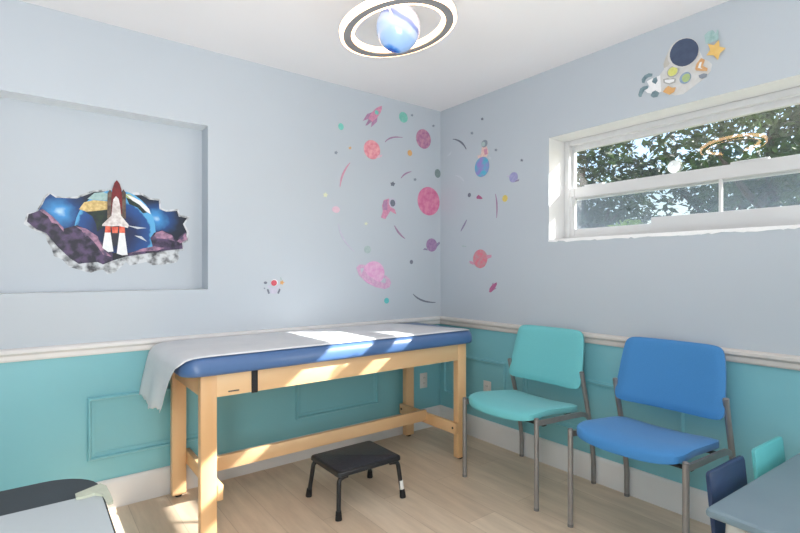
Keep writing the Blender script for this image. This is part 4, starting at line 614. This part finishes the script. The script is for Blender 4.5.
# ------------------------------------------------------------------ children's table and chairs
KR = math.radians(-2.6)
kt = thing('low_table', 'low grey blue children\'s table in the corner of the view by the window wall', 'table', (-.532,-2.563,0), KR)
KW, KD = .46, .30
bm = BM(); slab(bm, -KW, KW, -KD, KD, .016, [(.006,.474),(.001,.478),(0,.486),(.002,.494),(.008,.499),(.012,.5)], 6); link('tabletop', bm, 'kid_table_top', kt)
bm = BM(); box(bm, -KW+.07, KW-.07, -KD+.07, KD-.07, .44, .475, .004); link('apron', bm, 'kid_leg', kt)
for sx in (-1, 1):
    for sy in (-1, 1):
        bm = BM(); tube(bm, [(sx*(KW-.03),sy*(KD-.03),0),(sx*(KW-.045),sy*(KD-.05),.25),(sx*(KW-.06),sy*(KD-.065),.476)], [.015,.022,.027], 16); link('leg', bm, 'kid_leg', kt)
def kid_chair(label, m, x, y):
    t = thing('low_chair', label, 'chair', (x, y, 0), KR, 'low chairs tucked under the children\'s table')
    bm = BM(); slab(bm, -.132, .132, -.22, .05, .02, [(.003,.262),(0,.266),(0,.276),(.004,.281)], 4); link('seat', bm, m, t)
    bm = BM(); rings = []
    for ins, o in ((.004,0),(0,.003),(0,.013),(.004,.016)):
        rings.append([bm.verts.new((px, .052+o+(pz-.30)*.10, pz)) for px, pz in rrect(-.134+ins, .134-ins, .255+ins, .545-ins, .014, 5)])
    for a, b in zip(rings, rings[1:]):
        for k in range(len(a)): bm.faces.new((a[k], a[(k+1)%len(a)], b[(k+1)%len(a)], b[k]))
    bm.faces.new(rings[0][::-1]); bm.faces.new(rings[-1]); link('backrest', bm, m, t)
    for sx in (-1, 1):
        for sy, yy in ((-1,-.19),(1,.045)):
            bm = BM(); tube(bm, [(sx*.118,yy+sy*.012,0),(sx*.108,yy,.265)], [.011,.016], 12); link('leg', bm, m, t)
    return t
kid_chair('low navy children\'s chair pushed under the grey blue table', 'kid_navy', -.688, -2.282)
kid_chair('low teal children\'s chair pushed under the grey blue table', 'kid_teal', -.335, -2.30)

# ------------------------------------------------------------------ desk at the left edge
DZ = .745
dk = thing('desk', 'dark slate desk with rounded corner at the left edge, near the examination table', 'desk', (-2.82,-2.0,0))
dl = lambda bm, name, m, par=dk, **k: (bm.transform(Matrix.Translation((2.82,2.0,0))), link(name, bm, m, par, **k))[1]
DX0, DX1, DY0, DY1 = -3.21, -2.442, -2.42, -1.545
bm = BM(); slab(bm, DX0, DX1, DY0, DY1, .10, [(.004,.715),(0,.718),(0,.740),(.003,.745)], 8); dl(bm, 'desktop', 'desk_slate')
for x, y in ((DX0+.06,DY0+.06),(DX1-.09,DY0+.06),(DX0+.06,DY1-.10),(DX1-.09,DY1-.12)):
    bm = BM(); tube(bm, [(x,y,0),(x,y,.716)], .022, 16); dl(bm, 'leg', 'frame_black')
bm = BM(); box(bm, DX0+.04, DX1-.2, DY0+.1, DY1-.12, .60, .714, .004); dr = dl(bm, 'drawer_box', 'cabinet_grey')
bm = BM(); slab(bm, -3.20, -2.447, -2.40, -1.688, .03, [(0,.7452),(0,.7485),(.001,.749)], 6)
tag(link('desk_mat', bm, 'desk_sheet'), 'light grey mat covering most of the dark slate desk', 'desk mat')
bm = BM(); rr = random.Random(5)
pts = [(-2.490,-1.678),(-2.470,-1.668),(-2.445,-1.655),(-2.4365,-1.675),(-2.434,-1.72),(-2.434,-1.76),(-2.443,-1.765),(-2.446,-1.715),(-2.458,-1.70),(-2.476,-1.703),(-2.490,-1.70)]
a = [bm.verts.new((x,y,.7495)) for x, y in pts]; b = [bm.verts.new((x,y,.7525+.003*rr.random())) for x, y in pts]
for k in range(len(pts)): bm.faces.new((a[k], a[(k+1)%len(pts)], b[(k+1)%len(pts)], b[k]))
bm.faces.new(a[::-1]); bm.faces.new(b)
tag(link('corner_cover', bm, 'cream_plastic'), 'pale cream strip wrapped over the corner of the desk mat', 'corner cover')

# ------------------------------------------------------------------ planet pendant lamp
LC = Vector((-1.452,-1.373,2.115))
lp = thing('pendant_lamp', 'ringed planet pendant lamp, pale blue globe hanging from the ceiling', 'lamp', (LC.x, LC.y, 2.44))
ll = lambda bm, name, m, par=lp, **k: (bm.transform(Matrix.Translation(Vector((0,0,LC.z-2.44)))), link(name, bm, m, par, **k))[1]
R = .083
bm = BM(); bmesh.ops.create_uvsphere(bm, u_segments=40, v_segments=24, radius=R); bm.transform(Matrix.Diagonal((1,1,1.06,1))); gl = link('globe', bm, 'planet_glass', lp, loc=(0,0,LC.z-2.44))
TILT = Matrix.Rotation(math.radians(RT_X), 4, 'X') @ Matrix.Rotation(math.radians(RT_Y), 4, 'Y')
ro, ri = .222, .169
def ring(bm, prof): lathe(bm, prof, 96, closed=True); bm.transform(TILT)
bm = BM(); ring(bm, [(ri+.012,-.010),(ro-.012,-.010),(ro-.012,.012),(ri+.012,.012)]); rg = ll(bm, 'ring_band', 'lamp_grey', ang=30)
for nm, r0, r1 in (('ring_diffuser', ro-.0118, ro), ('ring_diffuser', ri, ri+.0118)):
    bm = BM(); ring(bm, [(r0,-.009),(r1,-.006),(r1,.012),(r0,.012)]); ll(bm, nm, 'lamp_diffuser', rg, ang=30)
for a in (40, 220):
    bm = BM(); p0 = TILT @ Vector((math.cos(math.radians(a))*(ri+.004), math.sin(math.radians(a))*(ri+.004), .004)); p1 = TILT @ Vector((math.cos(math.radians(a))*R*.96, math.sin(math.radians(a))*R*.96, .004))
    tube(bm, [p0, p1], .004, 8); ll(bm, 'ring_strut', 'cord_white')
bm = BM(); tube(bm, [(0,0,R*.98),(0,0,2.44-LC.z-.02)], .003, 8); ll(bm, 'cord', 'cord_white')
bm = BM(); lathe(bm, [(.055,-.024),(.06,-.02),(.06,0)], 32, (0,0,2.44-LC.z)); ll(bm, 'ceiling_cup', 'cord_white')

# ------------------------------------------------------------------ outside
bm = BM(); box(bm, .24, 30, -20, 20, -.35, -.2); struct('ground', bm, 'lawn', smooth=False)
def leaf_cloud(bm, blobs, n, size, rnd):
    vol = [b[3]*b[4]*b[5] for b in blobs]; tot = sum(vol)
    for b, v in zip(blobs, vol):
        for _ in range(int(n*v/tot)):
            while True:
                p = Vector((rnd.uniform(-1,1), rnd.uniform(-1,1), rnd.uniform(-1,1)))
                if .1 < p.length <= 1: break
            p = p.normalized()*(p.length**.45)
            c = Vector((b[0]+p.x*b[3], b[1]+p.y*b[4], b[2]+p.z*b[5])); s = size*rnd.uniform(.6,1.3)
            m = Matrix.Rotation(rnd.uniform(0,2*PI), 3, 'Z') @ Matrix.Rotation(rnd.uniform(-1.2,1.2), 3, 'X') @ Matrix.Rotation(rnd.uniform(-1.2,1.2), 3, 'Y')
            q = [c+m @ Vector(w)*s for w in ((-.9,0,0),(0,-.38,.04),(1,0,-.1),(0,.38,.04))]
            bm.faces.new([bm.verts.new(w) for w in q])
def tree(label, x, y, h, blobs, n, m, seed, size=.09):
    rnd = random.Random(seed); t = thing('tree', label, 'tree', (x,y,-.2), 0, 'trees outside the window')
    bm = BM(); tube(bm, [(0,0,0),(.05,.03,h*.3),(0,.1,h*.6),(.1,.15,h*.95)], [.13,.11,.09,.04], 10); link('trunk', bm, 'bark', t)
    bm = BM()
    for k in range(5):
        a = rnd.uniform(0,6.28); r = rnd.uniform(.6,1.1); z0 = h*rnd.uniform(.4,.7)
        tube(bm, [(0,.08,z0),(.5*r*math.cos(a),.08+.5*r*math.sin(a),z0+.35*r),(r*math.cos(a),.08+r*math.sin(a),z0+.9*r)], [.06,.045,.02], 8)
    link('branches', bm, 'bark', t)
    bm = BM(); leaf_cloud(bm, blobs, n, size, rnd); link('crown', bm, m, t, smooth=False)
tree('leafy dark green tree seen through the left part of the window', 5.2, 1.95, 3.4, [(0,0,2.9,.9,.95,.8),(-.3,-.5,2.3,.7,.7,.7),(.3,.7,2.2,.8,.9,.8),(0,0,3.5,.7,.8,.5)], 5400, 'leaf_dark', 1, .07)
tree('leafy green tree with brown trunk seen through the right part of the window', 4.7, -.95, 3.3, [(0,.1,3.0,.8,.9,.7),(-.2,-.6,2.7,.7,.7,.8),(.3,.3,2.4,.7,.7,.5),(.2,0,3.6,.7,.8,.4)], 4200, 'leaf_mid', 2, .07)
tree('tall dark tree standing farther back behind the window', 7.6, .6, 4.4, [(0,-.2,3.6,1.4,1.7,1.1),(0,.9,2.8,1.2,1.3,.9),(0,-1.2,2.6,1.0,1.0,.9)], 3000, 'leaf_dark', 3, .11)
bt = thing('bush', 'yellow green bush showing in the lower window pane', 'bush', (3.3,.2,-.2)); bm = BM()
leaf_cloud(bm, [(0,0,1.5,.4,.33,.52),(.1,-.05,.8,.45,.4,.75)], 2600, .06, random.Random(9)); link('foliage', bm, 'leaf_lime', bt, smooth=False)
bm = BM()
for a in range(5): tube(bm, [(0,0,0),(.15*math.cos(a*1.3),.15*math.sin(a*1.3),1.4)], [.02,.01], 6)
link('stems', bm, 'bark', bt)

# ------------------------------------------------------------------ light
def area(name, loc, rot, sx, sy, power, col=(1,1,1), spread=180):
    l = bpy.data.lights.new(name, 'AREA'); l.shape = 'RECTANGLE'; l.size = sx; l.size_y = sy; l.energy = power; l.color = col; l.spread = math.radians(spread)
    o = bpy.data.objects.new(name, l); COL.objects.link(o); o.location = loc; o.rotation_euler = rot; return o
for a in FILLS: area(*a)
sun = bpy.data.lights.new('sun', 'SUN'); sun.energy = SUN; sun.angle = math.radians(.6); sun.color = (1,.965,.93)
so = bpy.data.objects.new('sun', sun); COL.objects.link(so); so.location = (6,-5,7)
so.rotation_euler = Vector(SUND).to_track_quat('-Z', 'Y').to_euler()
w = bpy.data.worlds.new('sky'); SC.world = w; w.use_nodes = True; nt = w.node_tree; nt.nodes.clear()
wo = nt.nodes.new('ShaderNodeOutputWorld'); bg = nt.nodes.new('ShaderNodeBackground'); sk = nt.nodes.new('ShaderNodeTexSky')
sk.sky_type = 'NISHITA'; sk.sun_disc = False; sk.sun_elevation = math.radians(35); sk.sun_rotation = math.radians(125); sk.air_density = 1; sk.dust_density = 1.5
nt.links.new(sk.outputs[0], bg.inputs[0]); bg.inputs[1].default_value = SKY; nt.links.new(bg.outputs[0], wo.inputs[0])

# ------------------------------------------------------------------ camera
cd = bpy.data.cameras.new('camera'); cam = bpy.data.objects.new('camera', cd); COL.objects.link(cam)
cd.sensor_width = 36; cd.lens = 487.98*36/800; cd.shift_y = (270.15-266.5)/800; cd.clip_start = .02
cam.location = (-2.5643,-2.8452,1.2002); cam.rotation_euler = (PI/2, 0, .92-PI/2)
SC.camera = cam
SC.view_settings.view_transform = 'Standard'; SC.view_settings.look = 'None'; SC.view_settings.exposure = EXPO; SC.view_settings.gamma = 1
SC.cycles.use_denoising = True; SC.cycles.max_bounces = 10; SC.cycles.transparent_max_bounces = 16
SC.cycles.sample_clamp_indirect = 4
SC.cycles.caustics_reflective = False; SC.cycles.caustics_refractive = False
